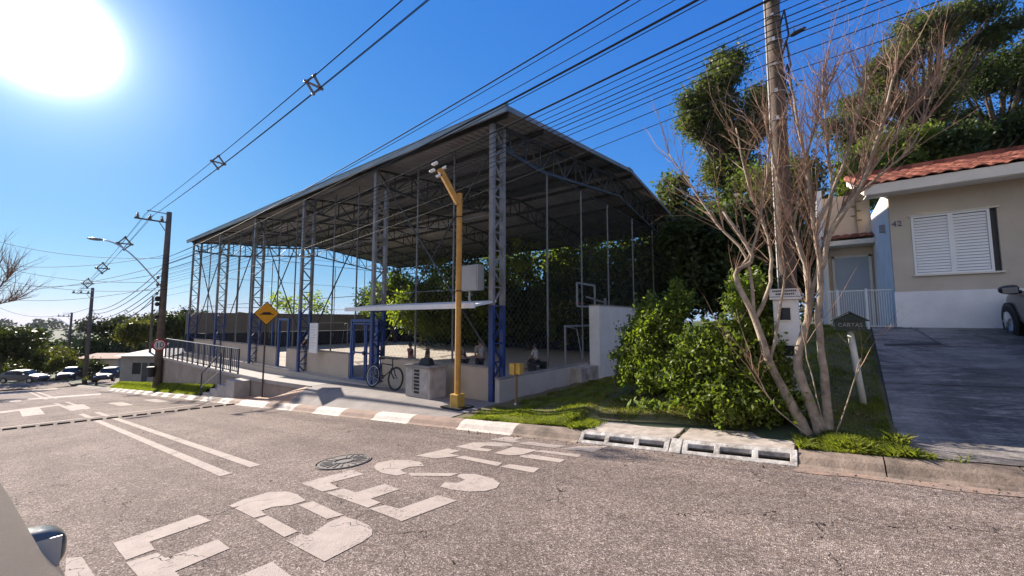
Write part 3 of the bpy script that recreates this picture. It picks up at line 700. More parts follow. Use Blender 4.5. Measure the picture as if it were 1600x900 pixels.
# white lean-to eave over the gate
e = empty('white_canopy', (-9.7, 7.8, 2.0), 'long thin white canopy strip between two court columns above the bicycle', 'canopy')
m = MB(); m.prism([(-13.0, 7.36, 2.0), (-13.0, 8.2, 2.14), (-13.0, 8.2, 2.08), (-13.0, 7.36, 1.94)], (6.12, 0, 0)); local(m, e).build('roof_panel', WHITE, e)
m = MB(); m.box(-13.02, -6.86, 7.30, 7.355, 1.90, 2.03); local(m, e).build('fascia', WHITE, e)
# notice board and blue frames
p = hy(490, 528, 8.05)
e = empty('notice_board', (p.x, 8.05, p.z), 'narrow white notice board fixed to a blue court column', 'notice board')
m = MB(); m.box(-.34, .34, -.02, .02, -.62, .62); m.build('board', WHITE, e, bevel=.006)
m = MB()
for k in range(9): m.box(-.27, .27 - .1 * (k % 3), -.026, -.022, .45 - k * .11, .465 - k * .11)
m.build('printed_lines', M('print_grey', (.45, .45, .47), .7), e)
e = empty('side_gate', (-21.2, 8.5, ww(-20)), 'narrow blue framed opening in the low wall behind the amber sign', 'gate')
m = MB()
for x in (0, 1.05): m.box(x - .05, x + .05, -.05, .05, 0, 2.5)
m.box(-.05, 1.1, -.045, .045, 2.5, 2.6); m.build('gate_frame', BLUE, e)
m = MB(); m.box(-.85, -.79, -.03, .03, .05, 2.4); m.build('side_post', BLUE, e)
# goals, backboard
def goal(loc, w, label, d):
    e = empty('futsal_goal', loc, label, 'goal', 'goals at the two ends of the court')
    for y in (0, w): m = MB(); m.tube([(0, y, 0), (0, y, 2)], .045, 8); m.build('post', GREYBOX, e)
    m = MB(); m.tube([(0, -.04, 2), (0, w + .04, 2)], .045, 8); m.build('crossbar', GREYBOX, e)
    m = MB()
    for y in (0, w): m.tube([(0, y, 2), (d * .6, y, 1.9), (d, y, 0)], .02, 6); m.tube([(0, y, .03), (d, y, .03)], .02, 6)
    m.tube([(d, 0, .03), (d, w, .03)], .02, 6); m.build('rear_frame', GREYBOX, e)
goal((-8.3, 14.35, -.66), 3, 'white goal frame at the near end of the court beside the white wall', .9)
goal((-33.6, 16.2, -.66), 3, 'white goal frame at the far end of the court', -.9)
def hoop(x, y, s, label):
    e = empty('basketball_backboard', (x, y, -.66), label, 'backboard', 'backboards at the two ends of the court')
    m = MB(); m.bar((-.9 * s * -1, 0, 0), (-.9 * s * -1, 0, 3.2), .1); m.bar((.9 * s, 0, 3.0), (0, 0, 3.3), .07); m.build('support', PIPE, e)
    m = MB()
    for z in (2.85, 3.85): m.box(-.03, .03, -.85, .85, z - .04, z + .04)
    for yy in (-.85, .85): m.box(-.03, .03, yy - .04, yy + .04, 2.85, 3.85)
    m.build('board_frame', GREYBOX, e)
    m = MB(); m.torus((-.35 * s, 0, 3.0), .23, .012, 'z', 20, 6); m.build('rim', REDM, e)
hoop(-8.1, 15.9, 1, 'white framed backboard above the near goal'); 
# railing of the walkway with its steps
e = empty('railing', (-30, 6.98, ww(-30)), 'dark blue steel railing along the raised walkway left of the court', 'railing')
xa, xb = -35.2, -21.7
m = MB(); m.bar((xa, 6.98, ww(xa) + 1.28), (xb, 6.98, ww(xb) + 1.16), .06, .05); local(m, e).build('handrail', RAILM, e)
m = MB(); m.bar((xa, 6.98, ww(xa) + .12), (xb, 6.98, ww(xb) + .12), .04, .04); local(m, e).build('bottom_rail', RAILM, e)
N = 14
for i in range(N):
    x = lerp(xa, xb, i / (N - 1)); m = MB(); m.bar((x, 6.98, ww(x)), (x, 6.98, ww(x) + 1.2), .06, .06); local(m, e).build('post', RAILM, e)
m = MB()
for i in range((N - 1) * 4):
    if i % 4: x = lerp(xa, xb, i / ((N - 1) * 4)); m.bar((x, 6.98, ww(x) + .12), (x, 6.98, ww(x) + 1.19), .025, .025)
local(m, e).build('balusters', RAILM, e)
e = empty('steps', (-22.5, 6.6, -1.5), 'three short concrete steps climbing from the kerb to the walkway', 'steps')
for k in range(4):
    x0 = -24.2 + k * 1.05; z = lerp(kz(-24) + .15, ww(-21) - .12, k / 3); m = MB(); m.box(x0, x0 + 1.04, 6.32, 6.93, kz(-24) - .3 + .002 * k, z); local(m, e).build('step', M('step_conc', (.42, .38, .34), .85, .2, 3), e, bevel=.01)
e = empty('stair_rail', (-23, 6.35, -1.6), 'sloping dark handrail beside the concrete steps', 'handrail')
m = MB(); m.tube([(-24.6, 6.34, kz(-24.6) + .0), (-24.6, 6.34, kz(-24.6) + 1.1), (-22.0, 6.34, ww(-22) + 1.0), (-21.8, 6.34, ww(-22) - .5)], .03, 8); local(m, e).build('handrail', RAILM, e)
m = MB(); m.tube([(-24.6, 6.34, kz(-24.6) + .4), (-21.9, 6.34, ww(-22) + .25)], .025, 8); local(m, e).build('mid_rail', CHROME, e)
# ------------------------------------------------------------------ power poles and wires
LPX, LPY = -35.4, 6.7; RPX, RPY = -.33, 7.35
def pole(x, y, z0, z1, r0, r1, mat, label, name='utility_pole', arm=None, lamp=False):
    e = empty(name, (x, y, z0), label, 'utility pole', 'concrete utility poles along the street'); H = z1 - z0
    m = MB(); m.tube([(0, 0, -.4), (0, 0, H * .5), (0, 0, H)], [r0, (r0 + r1) / 2, r1], 14); m.build('shaft', mat, e, smooth=True)
    if arm:
        m = MB(); m.bar((0, .1, H - .75), (0, -1.75, H - .75), .09, .09); m.bar((0, 0, H - 1.6), (0, -.5, H - .78), .04, .04); m.build('crossarm', POLED, e)
        m = MB(); m.bar((0, 0, H - .15), (0, -1.15, H - .12), .05, .05); m.build('top_arm', POLED, e)
        for k in range(3):
            m = MB(); yy = -1.6 + .62 * k
            for q in range(4): m.ball((0, yy, H - .66 + q * .09), .12 - .015 * q, 10, 5, (1, 1, .45))
            m.build('insulator', PORC, e, smooth=True)
        for zz in (H * .62, H * .58, H * .53): m = MB(); m.ball((-.02, -r0 - .1, zz), .085, 10, 6, (1, 1, 1.5)); m.build('spool_insulator', PORC, e, smooth=True)
    return e
pl1 = pole(LPX, LPY, kz(LPX) + .1, 9.1, .24, .15, POLED, 'tall dark concrete utility pole carrying the round speed sign and a curved lamp arm', arm=True)
zt = 9.1 - (kz(LPX) + .1)
m = MB(); pts = []
la = hx(175, 373, LPX) ; b0 = Vector((0, -.15, zt * .57)); tip = Vector((-.3, -3.1, zt * .80))
for t in np.linspace(0, 1, 12): pts.append(Vector((lerp(0, tip.x, t), lerp(b0.y, tip.y, t ** .95), lerp(b0.z, tip.z, sin(t * pi / 2) ** 1.0 if t > .0 else 0) )))
m.tube(pts, .04, 8); m.build('lamp_arm', CHROME, pl1, smooth=True)
m = MB(); m.ball((tip.x, tip.y - .3, tip.z), .16, 12, 8, (.9, 2.3, .6)); m.build('lamp_head', M('lamp_grey', (.22, .22, .23), .4), pl1, smooth=True)
for zz, s_ in ((zt * .50, 1.0), (zt * .47, .8), (zt * .40, .7)):
    m = MB(); m.ball((.05, -.3, zz), .16 * s_, 10, 6, (1, 1, 1.2)); m.tube([(0, 0, zz - .1), (.05, -.45, zz)], .025, 6); m.build('cable_bracket', CABLE, pl1)
# litter bin strapped at the foot
e = empty('litter_bin', (LPX + .1, LPY - .35, kz(LPX) + .95), 'small black bin strapped low on the pole with the speed sign', 'bin')
m = MB(); m.tube([(0, 0, 0), (0, 0, .6)], [.2, .24], 14); m.build('bin_body', BLACK, e); m = MB(); m.tube([(0, 0, .6), (0, 0, .66)], [.27, .26], 14); m.build('rim', BLACK, e)
# speed sign "10"
p = hx(249, 539, LPX + .33)
e = empty('speed_sign', (p.x, p.y, p.z), 'round white speed limit sign reading 10 with red rim on the pole', 'road sign', rz=radians(14))
m = MB(); m.tube([(0, 0, 0), (.012, 0, 0)], .40, 36); m.build('sign_rim', REDM, e)
m = MB(); m.tube([(.013, 0, 0), (.02, 0, 0)], .31, 36); m.build('sign_face', WHITE, e)
text('10', .50, BLACK, 'number', e, (.026, 0, -.02), (pi / 2, 0, pi / 2))
pl2 = pole(-73, 6.9, -6.3, 5.7, .24, .15, POLED, 'dark utility pole down the street in front of the parked cars', arm=True)
pl3 = pole(-110, 8, -8.4, 3.0, .24, .15, POLED, 'farthest small utility pole beyond the silver car', arm=True)
m = MB(); m.tube([(0, 0, 8.8), (-.5, -1.5, 10.2), (-.6, -2.8, 10.4)], .05, 6); m.build('lamp_arm', CHROME, pl3)
p = dep(232, 592, 46); q = dep(239, 464, 46)
e = empty('slim_post', p, 'slender leaning post behind the speed sign, in front of the grey roofed house', 'post')
m = MB(); m.tube([(0, 0, -.4), q - Vector(p)], [.15, .09], 10); m.build('shaft', POLEC, e)
m = MB(); m.tube([q - Vector(p) - Vector((0, 0, .02)), q - Vector(p) + Vector((0, 0, .06))], [.11, .10], 10); m.build('cap', POLED, e)
prz = bank(RPX, RPY)
plr = pole(RPX, RPY, prz, 11.2, .135, .082, POLEC, 'tall brown concrete utility pole rising behind the bare tree', arm=False)
m = MB(); Hh = 11.2 - prz
m.tube([(-.12, -.06, 1.2), (-.10, -.05, Hh * .62)], .012, 6); m.build('conduit', M('conduit_pale', (.55, .54, .52), .5), plr)
for zz in (4.6, 5.05, 5.5, 5.9, 6.3, 6.6):
    m = MB(); m.torus((0, 0, zz), .118, .010, 'z', 16, 5); m.box(-.02, .02, -.15, -.10, zz - .03, zz + .03); m.build('band', CHROME, plr)
m = MB()
for k, (zz, a) in enumerate(((4.7, 0), (5.1, .6), (5.6, -.4))):
    m.tube([(.1, -.12, zz), (.2, -.2, zz + .25), (.16, -.15, zz + .7), (.1, -.12, zz + .5)], .014, 5)
m.build('cable_loops', CABLE, plr)
m = MB(); m.bar((0, .1, Hh - 1), (0, -1.75, Hh - 1), .09, .09); m.build('crossarm', POLED, plr)
WG = 'overhead cables between the poles'
def wire(P, r, label, group=WG, seg=22, sag=.35, name='cable', P2=None):
    """P: list of fixed points; between each pair the cable hangs in a shallow arc"""
    pts = []
    for a, b in zip(P[:-1], P[1:]):
        a = Vector(a); b = Vector(b)
        for i in range(seg + 1):
            if i == 0 and pts: continue
            t = i / seg; p = a.lerp(b, t); p.z -= 4 * sag * t * (1 - t) * ((b - a).length / 35) ** 1; pts.append(p)
    m = MB(); m.tube(pts, r * .78, 5); o = m.build(name, CABLE, smooth=True); tag(o, label, 'cable', group); origin(o, P[0]); return o
def through(zl, px, py, sag, y=7.05, yl=6.7, yr=7.15):
    """height on the right pole so that a cable hung from the left pole at zl shows at (px, py)"""
    p = hy(px, py, y); t = (p.x - LPX) / (RPX - LPX); s = 4 * sag * t * (1 - t); return (p.z + s - zl * (1 - t)) / t
zpx = lambda py: hx(262, py, LPX).z if False else (EYE + (hy(262, py, LPY).z - EYE))
def zlft(py): return hy(262, py, LPY).z * 1.0
specs = [  # y on left pole, point seen near the right pole, radius, words
    (402, 970, 0, .022, 'thick black cable highest of the bundle over the court roof, over the street'),
    (402, 988, 0, .012, 'thin black cable running just below the highest bundle cable over the court roof'),
    (408, 1040, 0, .012, 'thin cable between the two thickest cables above the roof corner'),
    (412, 1074, 0, .030, 'thickest black cable crossing exactly at the top corner of the court roof'),
    (413, 1088, 0, .012, 'thin cable hugging the underside of the thickest cable'),
    (420, 1182, 0, .026, 'thick black cable passing just above the yellow camera arm'),
    (422, 1200, 4, .010, 'first thin cable under the thick ones at the brown pole'),
    (424, 1200, 18, .010, 'second thin cable from the top at the brown pole'),
    (428, 1200, 30, .012, 'third thin cable from the top at the brown pole'),
    (430, 1200, 41, .010, 'fourth thin cable from the top at the brown pole'),
    (434, 1200, 50, .012, 'fifth thin cable from the top at the brown pole'),
    (438, 1200, 62, .010, 'sixth thin cable from the top at the brown pole'),
    (442, 1200, 72, .010, 'seventh thin cable from the top at the brown pole'),
    (452, 1200, 92, .010, 'lowest thin cable at the brown pole but one'),
    (462, 1200, 118, .009, 'lowest thin cable at the brown pole, dropping behind the roof edge')]
for yl, px, py, r, lab in specs:
    zl = zlft(yl); zr_ = through(zl, px, py, .45)
    m_ = [(LPX, LPY, zl), (RPX + .0, RPY - .16, zr_), (RPX + 34, RPY - .16, zr_ + 2.9)]
    wire(m_, r, lab, sag=.45)
# spacer line: four conductors above the carriageway with their spacers
SY = 6.0
for dzz, dy, r, lab in ((.30, 0, .011, 'topmost conductor of the spacer line high over the street'), (.0, -.22, .016, 'left covered conductor of the spacer line'), (.0, .22, .016, 'right covered conductor of the spacer line'), (-.26, 0, .016, 'lowest covered conductor of the spacer line')):
    pa = Vector((LPX, LPY - 1.0, 8.75 + dzz)); pm = hy(655, 0, SY); t = (pm.x - LPX) / (RPX - LPX)
    zr_ = (pm.z + dzz + .3 * 4 * t * (1 - t) - (8.75 + dzz) * (1 - t)) / t
    wire([(-73, 5.6, 5.0 + dzz), (LPX, LPY - 1.0 + dy, 8.75 + dzz), (RPX, SY + dy, zr_), (RPX + 34, SY + dy, zr_ + 2.9)], r, lab, 'conductors of the spacer line', sag=.3)
    zr_main = zr_
def lz(x):
    t = (x - LPX) / (RPX - LPX); return (8.75) * (1 - t) + (zr_main + .26) * t - 4 * .3 * t * (1 - t)
def spacer(x, y, z, label, s=1.0):
    e = empty('cable_spacer', (x, y, z), label, 'spacer', 'spacers holding the conductors apart')
    m = MB()
    for a, b in (((0, 0, .32 * s), (0, -.25 * s, 0)), ((0, 0, .32 * s), (0, .25 * s, 0)), ((0, -.25 * s, 0), (0, 0, -.28 * s)), ((0, .25 * s, 0), (0, 0, -.28 * s)), ((0, -.25 * s, 0), (0, .25 * s, 0))): m.bar(a, b, .06 * s, .06 * s)
    for c in ((0, 0, .32 * s), (0, -.27 * s, 0), (0, .27 * s, 0), (0, 0, -.3 * s)): m.ball(c, .062 * s, 8, 6)
    m.build('spacer_body', PORC, e)
    m = MB(); m.tube([(-.12 * s, 0, .35 * s), (.12 * s, 0, .35 * s)], .03 * s, 6); m.build('clamp', CABLE, e)
for px, lab in ((490, 'dark cable spacer above and left of the roof peak, nearest in the sky'), (341, 'cable spacer in the middle of the sky over the far end of the roof')):
    # find x along the line with this picture column
    best = min(np.linspace(-34, -3, 800), key=lambda x: abs((lambda p: 800 + FPX * (p - EP).dot(RT) / (p - EP).dot(FW))(Vector((x, lerp(LPY - 1, SY, (x - LPX) / (RPX - LPX)), lz(x)))) - px))
    spacer(best, lerp(LPY - 1, SY, (best - LPX) / (RPX - LPX)), lz(best), lab, 1.0)
for t, lab in ((.22, 'upper of the three small cable spacers left of the lamp pole'), (.5, 'middle of the three small cable spacers left of the lamp pole'), (.76, 'lowest of the three small cable spacers left of the lamp pole')):
    a = Vector((LPX, LPY - 1.0, 8.75)); b = Vector((-73, 5.6, 5.0)); p = a.lerp(b, t); p.z -= 4 * .3 * t * (1 - t) * 1.07; spacer(p.x, p.y, p.z, lab, 1.6)
# wires beyond the left pole
for k, (za, zb_) in enumerate(((5.4, 2.9), (4.9, 2.5), (4.3, 1.9), (3.9, 1.5), (3.4, 1.1))):
    wire([(LPX, LPY, za), (-73, 6.9, zb_), (-110, 8, zb_ - 2.4)], .035, '%s telephone cable running from the lamp pole down the street' % ['top', 'second', 'middle', 'fourth', 'lowest'][k], 'telephone cables down the street', sag=.9)
cr = [(0, 366, 262, 403, 'high sagging cable crossing the sky to the left from the lamp pole'), (0, 408, 262, 398, 'almost level cable crossing to the left edge, below the sagging one'), (0, 405, 262, 440, 'cable falling gently towards the lamp pole from the left edge'),
      (0, 425, 262, 452, 'lower cable falling towards the lamp pole from the left edge'), (0, 452, 262, 412, 'cable rising to the lamp pole from the left edge, lowest start'), (0, 440, 262, 425, 'faint middle cable between the left edge and the lamp pole'), (0, 462, 262, 446, 'lowest faint cable between the left edge and the lamp pole')]
for a, b, c, d, lab in cr:
    p1 = hy(c, d, LPY); p0 = dep(a - 40, b, 36); wire([p0, p1], .022, lab, 'cables crossing the side of the street', sag=.9)
wire([dep(-20, 470, 60), (-73, 6.9, 3.2), (LPX, LPY, 4.0)], .03, 'low slack cable hanging from the second pole towards the lamp pole', sag=2.2)
e = empty('bird_box', hy(1246, 50, 7.0), 'small dark cable splice box hanging from a wire right of the brown pole', 'splice box')
m = MB(); m.tube([(-.09, 0, -.02), (-.05, 0, -.01), (.06, 0, .01), (.1, 0, .03)], [.02, .035, .03, .015], 8); m.build('casing', BLACK, e); m = MB(); m.tube([(-.04, 0, 0), (-.04, 0, .12)], .006, 5); m.build('hanger', CABLE, e)
e.name = 'splice_box'

# ------------------------------------------------------------------ yellow camera pole
yb = Vector((-7.16, 7.05, ww(-7.16)))
e = empty('camera_pole', yb, 'yellow square camera pole with slanted arm standing by the kerb', 'camera pole')
H = 4.86 - yb.z
m = MB(); m.tube([(0, 0, .3), (0, 0, H)], .075, 14); m.build('mast', YEL, e, smooth=False)
m = MB(); m.box(-.13, .13, -.13, .13, 0.0, .34); m.build('base_block', YEL2, e, bevel=.015)
m = MB(); m.box(-.35, .30, -.25, .28, .0, .035); m.build('base_plate', BLACK, e)
tipw = hy(687, 264, 6.55) - yb
m = MB(); m.bar((0, -.05, H - .28), tipw, .11, .13); m.build('arm', YEL, e)
m = MB(); m.torus((0, 0, H - .62), .08, .014, 'z', 14, 5); m.torus((0, 0, 2.9), .08, .014, 'z', 14, 5); m.build('clamp_band', BLACK, e)
for k, (dx, dy_, dzz) in enumerate(((-.22, -.05, .0), (.12, .05, .02), (-.04, -.12, .12), (-.02, .0, -.16))):
    c = Vector(tipw) + Vector((dx, dy_, dzz))
    m = MB(); m.bar(c - Vector((.085, 0, .02)), c + Vector((.085, 0, .0)), .062, .062); q_ = m.build('camera_housing', WHITE, e, bevel=.01)
    m = MB(); m.ball((c.x + (.09 if k % 2 else -.09), c.y, c.z - .01), .026, 8, 6); m.build('lens', BLACK, q_)
p = hy(736, 435, 7.9)
e = empty('electrical_box', p, 'pale grey electrical cabinet hung on the court column behind the yellow pole', 'electrical box')
m = MB(); m.box(-.36, .36, -.12, .14, -.34, .36); m.build('cabinet', GREYBOX, e, bevel=.012)
m = MB(); m.box(-.32, .32, -.135, -.122, -.30, .32); m.build('door', GREYBOX, e)
m = MB(); m.tube([(-.05, 0, -.34), (-.05, 0, -.6), (.1, .05, -.75)], .03, 8); m.build('conduit', GREYBOX, e)
p = Vector((-6.05, 8.0, ww(-6) - .05))
e = empty('meter_post', p, 'two small yellow meter boxes on a thin brown post beside the court corner', 'meter post')
m = MB(); m.bar((0, 0, 0), (0, 0, .85), .05, .05); m.build('post', M('post_brown', (.28, .16, .07), .8), e)
m = MB(); m.box(-.15, .0, -.09, .04, .84, 1.12); m.build('meter_box', YEL2, e, bevel=.008)
m = MB(); m.box(.012, .15, -.05, .10, .86, 1.13); m.build('meter_box', YEL2, e, bevel=.008)
m = MB(); m.ball((0, -.04, .12), .03, 8, 6); m.build('tap', WHITE, e)
# amber hump sign
sb = Vector((-18.3, 7.4 - .55, lowpav(-18.3, 6.85)))
sb = Vector((-18.45, 6.85, lowpav(-18.45, 6.85)))
e = empty('hump_sign', sb, 'amber diamond road sign with black speed hump symbol on a dark post', 'road sign')
pc = hx(445, 490, -18.45) - sb; 
m = MB(); m.tube([(0, 0, -.05), (0, 0, pc.z + .3)], .035, 8); m.build('post', M('post_dark', (.07, .055, .05), .6), e)
s_ = .50
cy, cz = 0, pc.z
def dia(s, x, th, mat, nm): 
    m = MB(); m.prism([(x, -s, cz), (x, 0, cz - s), (x, s, cz), (x, 0, cz + s)], (th, 0, 0)); return m.build(nm, mat, e)
dia(s_, .04, .012, BLACK, 'sign_border'); dia(s_ - .035, .0535, .006, SIGNY, 'sign_face')
m = MB(); hp = [(-.27, -.06), (.27, -.06), (.27, -.03), (.20, -.02), (.12, .05), (-.12, .05), (-.20, -.02), (-.27, -.03)]
m.prism([(.061, y, cz + z) for y, z in hp], (.004, 0, 0)); m.build('hump_symbol', BLACK, e)
# ------------------------------------------------------------------ bicycle
def bicycle(loc, rzz, s, label):
    e = empty('bicycle', loc, label, 'bicycle', rz=rzz); e.scale = (s, s, s)
    e.rotation_euler = (radians(-7), 0, rzz)
    R = .335; wx = (0, 1.06)
    for k, x in enumerate(wx):
        m = MB(); m.torus((x, 0, R), R - .02, .022, 'y', 36, 8); w = m.build('wheel', RUBBER, e, smooth=True)
        m = MB(); m.torus((x, 0, R), R - .048, .012, 'y', 36, 6); m.build('rim', CHROME if k == 0 else STEEL, w, smooth=True)
        m = MB()
        for q in range(16):
            a = 2 * pi * q / 16; m.bar((x, .02 * (-1) ** q, R), (x + (R - .05) * cos(a), 0, R + (R - .05) * sin(a)), .0035)
        m.tube([(x, -.04, R), (x, .04, R)], .02, 8); m.build('spokes', CHROME, w)
    m = MB(); bb = (.44, 0, .29); st = (.34, 0, .72); hd = (.86, 0, .70); hb = (.875, 0, .60)
    for a, b in ((bb, st), (st, hd), (bb, hb), (hd, hb), (bb, (0, -.05, R)), (bb, (0, .05, R)), ((.35, 0, .66), (0, -.05, R)), ((.35, 0, .66), (0, .05, R))): m.tube([a, b], .016 if a[1] == b[1] else .010, 8)
    m.build('frame', BLACK, e, smooth=True)
    m = MB()
    for sy in (-.055, .055): m.tube([(.88, sy, .60), (.93, sy, .46), (1.06, sy, R)], .018, 8)
    m.tube([(.88, -.06, .6), (.88, .06, .6)], .02, 8); m.build('fork', BLACK, e, smooth=True)
    m = MB(); m.tube([hd, (.83, 0, .86)], .016, 8); m.tube([(.83, 0, .86), (.87, 0, .88)], .014, 8); m.tube([(.80, -.29, .90), (.86, -.12, .88), (.87, 0, .88), (.86, .12, .88), (.80, .29, .90)], .013, 8); m.build('handlebar', BLACK, e, smooth=True)
    m = MB(); m.tube([st, (.31, 0, .84)], .013, 8); m.build('seat_post', CHROME, e)
    m = MB(); m.ball((.29, 0, .87), .1, 12, 7, (1.45, .75, .35)); m.ball((.40, 0, .865), .06, 10, 6, (1.4, .5, .4)); m.build('saddle', BLACK, e, smooth=True)
    m = MB(); m.torus((.44, -.05, .29), .085, .012, 'y', 22, 6); m.tube([(.44, -.06, .29), (.56, -.08, .21)], .012, 6); m.tube([(.44, .06, .29), (.32, .08, .37)], .012, 6); m.box(.52, .62, -.16, -.07, .2, .22); m.box(.26, .36, .07, .16, .36, .38); m.build('crankset', BLACK, e)
    m = MB(); m.bar((.44, -.05, .375), (0, -.05, .38), .008); m.bar((.44, -.05, .205), (0, -.05, .29), .008); m.build('chain', STEEL, e)
    return e
bp = hy(590, 611, 7.75); bicycle((-11.95, 7.75, ww(-11.4) + .01), radians(2), 1.12, 'dark mountain bicycle leaning on the beige wall between gate and cabinet')
# white cabinet with lattice door
cx0 = -9.62
e = empty('cabinet', (cx0, 7.35, ww(-9.2)), 'dirty white louvred cabinet standing against the low wall beside the bicycle', 'cabinet')
CABW = M('cabinet_white', (.50, .48, .45), .8, .35, 4, col2=(.28, .25, .22))
m = MB(); m.box(0.0, 1.06, .0, .62, 0, .84); m.build('body', CABW, e, bevel=.015)
m = MB(); m.box(-.04, 1.10, -.05, .66, .842, .90); m.build('top', CONC, e, bevel=.01)
m = MB()
for k in range(8): m.box(-.014, -.002, .36, .56, .08 + k * .093, .14 + k * .093)
m.build('grille_slots', BLACK, e)
m = MB()
for k in range(7): m.box(.40, .62, -.014, -.003, .12 + k * .1, .185 + k * .1)
m.build('front_slots', BLACK, e)
m = MB(); m.box(.03, .34, -.016, -.003, .06, .78); m.build('door', CABW, e)
e2 = empty('backpack', (cx0 + .62, 7.6, ww(-9.2) + .9), 'black bag lying on top of the white cabinet', 'bag')
m = MB(); m.hexa([(-.24, -.13, .0), (.24, -.13, .0), (.24, .13, 0), (-.24, .13, 0), (-.17, -.08, .19), (.20, -.08, .21), (.20, .08, .21), (-.17, .08, .19)]); m.build('bag_body', BLACK, e2, bevel=.04); m = MB(); m.tube([(-.1, 0, .19), (-.06, 0, .24), (.06, 0, .25), (.1, 0, .2)], .012, 6); m.build('handle', BLACK, e2)

# ------------------------------------------------------------------ people
def grow(name, joints, edges, mat, parent=None, sub=2, root=0):
    me = bpy.data.meshes.new(name); me.from_pydata([j[:3] for j in joints], edges, []); o = bpy.data.objects.new(name, me); COL.objects.link(o)
    sk = o.modifiers.new('s', 'SKIN')
    for i, j in enumerate(joints):
        r = j[3]; me.skin_vertices[0].data[i].radius = (r, j[4] if len(j) > 4 else r); me.skin_vertices[0].data[i].use_root = (i == root)
    su = o.modifiers.new('u', 'SUBSURF'); su.levels = su.render_levels = sub
    dg = bpy.context.evaluated_depsgraph_get(); me2 = bpy.data.meshes.new_from_object(o.evaluated_get(dg)); me2.materials.clear(); me2.materials.append(mat)
    me2.polygons.foreach_set('use_smooth', [True] * len(me2.polygons))
    COL.objects.unlink(o); bpy.data.objects.remove(o)
    o = bpy.data.objects.new(name, me2); COL.objects.link(o); o.parent = parent; return o
def person(loc, rzz, h, shirt, trousers, label, pose='stand', hair=(.02, .015, .012), cap=None):
    e = empty('person', loc, label, 'person', rz=rzz); s = h / 1.72; e.scale = (s, s, s)
    lean = {'stand': 0.0, 'lean': .22, 'sit': .10, 'bend': .45}[pose]
    hipz = .92 if pose != 'sit' else .46
    def up_(z, x=0, y=0): d = z - .92; return (x + d * sin(lean) + 0, y, hipz + d * cos(lean))
    if pose == 'sit': knee = [(.42, y, .48) for y in (-.1, .1)]; ank = [(.44, y, .08) for y in (-.11, .11)]
    else: knee = [(.05, -.10, .49), (-.02 + .1, .11, .49)]; ank = [(-.04, -.11, .07), (.06, .13, .07)]
    sh = [up_(1.40, 0, y) for y in (-.18, .18)]
    fw = {'stand': .06, 'lean': .30, 'sit': .25, 'bend': .1}[pose]
    el = [(a[0] + fw * .55, a[1] * 1.28, a[2] - .27) for a in sh]; hd_ = [(a[0] + fw * 1.4, a[1] * 1.1, a[2] - .50) for a in sh]
    ft = [(a[0] + .16, a[1], .035) for a in ank]
    J = [(*up_(.95), .13, .11), (*up_(1.15), .125, .10), (*up_(1.34), .145, .10), (*up_(1.46), .065), (*up_(1.52), .055), (*up_(1.60, .01), .085, .09), (*up_(1.68, .01), .075, .085)]
    E_ = [(0, 1), (1, 2), (2, 3), (3, 4), (4, 5), (5, 6)]
    for k in (0, 1):
        b = len(J); J += [(*sh[k], .065), (*el[k], .042), (*hd_[k], .028), (hd_[k][0] + .04, hd_[k][1], hd_[k][2] - .08, .035, .02)]; E_ += [(2, b), (b, b + 1), (b + 1, b + 2), (b + 2, b + 3)]
        hp_ = (0, (-.1, .1)[k], hipz - .06); b = len(J); J += [(*hp_, .095), (*knee[k], .06), (*ank[k], .04), (*ft[k], .04, .03)]; E_ += [(0, b), (b, b + 1), (b + 1, b + 2), (b + 2, b + 3)]
    grow('body', J, E_, SKIN, e)
    Js = [(*up_(.92), .15, .125), (*up_(1.15), .145, .12), (*up_(1.36), .16, .115), (*up_(1.44), .08)]; Es = [(0, 1), (1, 2), (2, 3)]
    for k in (0, 1):
        b = len(Js); mid = Vector(sh[k]).lerp(Vector(el[k]), .8); Js += [(*sh[k], .08), (*mid, .06)]; Es += [(2, b), (b, b + 1)]
    grow('shirt', Js, Es, shirt, e)
    Jt = [(*up_(.93), .15, .125)]; Et = []
    for k in (0, 1):
        b = len(Jt); lo_ = Vector(knee[k]).lerp(Vector(ank[k]), .8 if trousers[1] else .1)
        Jt += [(0, (-.1, .1)[k], hipz - .06, .115), (*knee[k], .085), (*lo_, .065)]; Et += [(0, b), (b, b + 1), (b + 1, b + 2)]
    grow('trousers', Jt, Et, trousers[0], e)
    hc = up_(1.655, -.015)
    m = MB(); m.ball(hc, .108, 14, 10, (1.0, .88, 1.02)); m.build('hair', M('hair_dark', hair, .7) if not cap else cap, e, smooth=True)
    m = MB(); fc = up_(1.625, .095); m.ball(fc, .018, 8, 6, (1.2, .8, 1.4)); m.build('nose', SKIN, e, smooth=True)
    for y in (-.03, .03): m = MB(); m.ball(up_(1.645, .088, y), .010, 8, 6); m.build('eye', BLACK, e)
    for y in (-.088, .088): m = MB(); m.ball(up_(1.625, .0, y), .026, 8, 6, (.7, .4, 1.2)); m.build('ear', SKIN, e, smooth=True)
    return e
SW = M('shirt_white', (.62, .60, .56), .85, .1); SD = M('shirt_dark', (.05, .045, .05), .85, .2); SR = M('shirt_maroon', (.13, .03, .035), .85, .2); SB = M('shirt_pale', (.45, .42, .38), .85)
TD = M('trousers_dark', (.03, .032, .045), .9); TB = M('trousers_blue', (.05, .08, .15), .9)
FZ = -.66
person((-22.2, 10.6, FZ), radians(200), 1.72, SW, (TD, 1), 'dark haired person in a white shirt leaning forward beside the notice board', 'lean')
person((-15.1, 9.9, FZ), radians(250), 1.66, SB, (TB, 0), 'person in pale shirt and white cap standing behind the blue column by the bicycle', 'stand', cap=SW)
person((-13.2, 10.3, FZ), radians(80), 1.30, SR, (TD, 1), 'child in a dark maroon top standing just behind the low wall above the bicycle', 'stand')
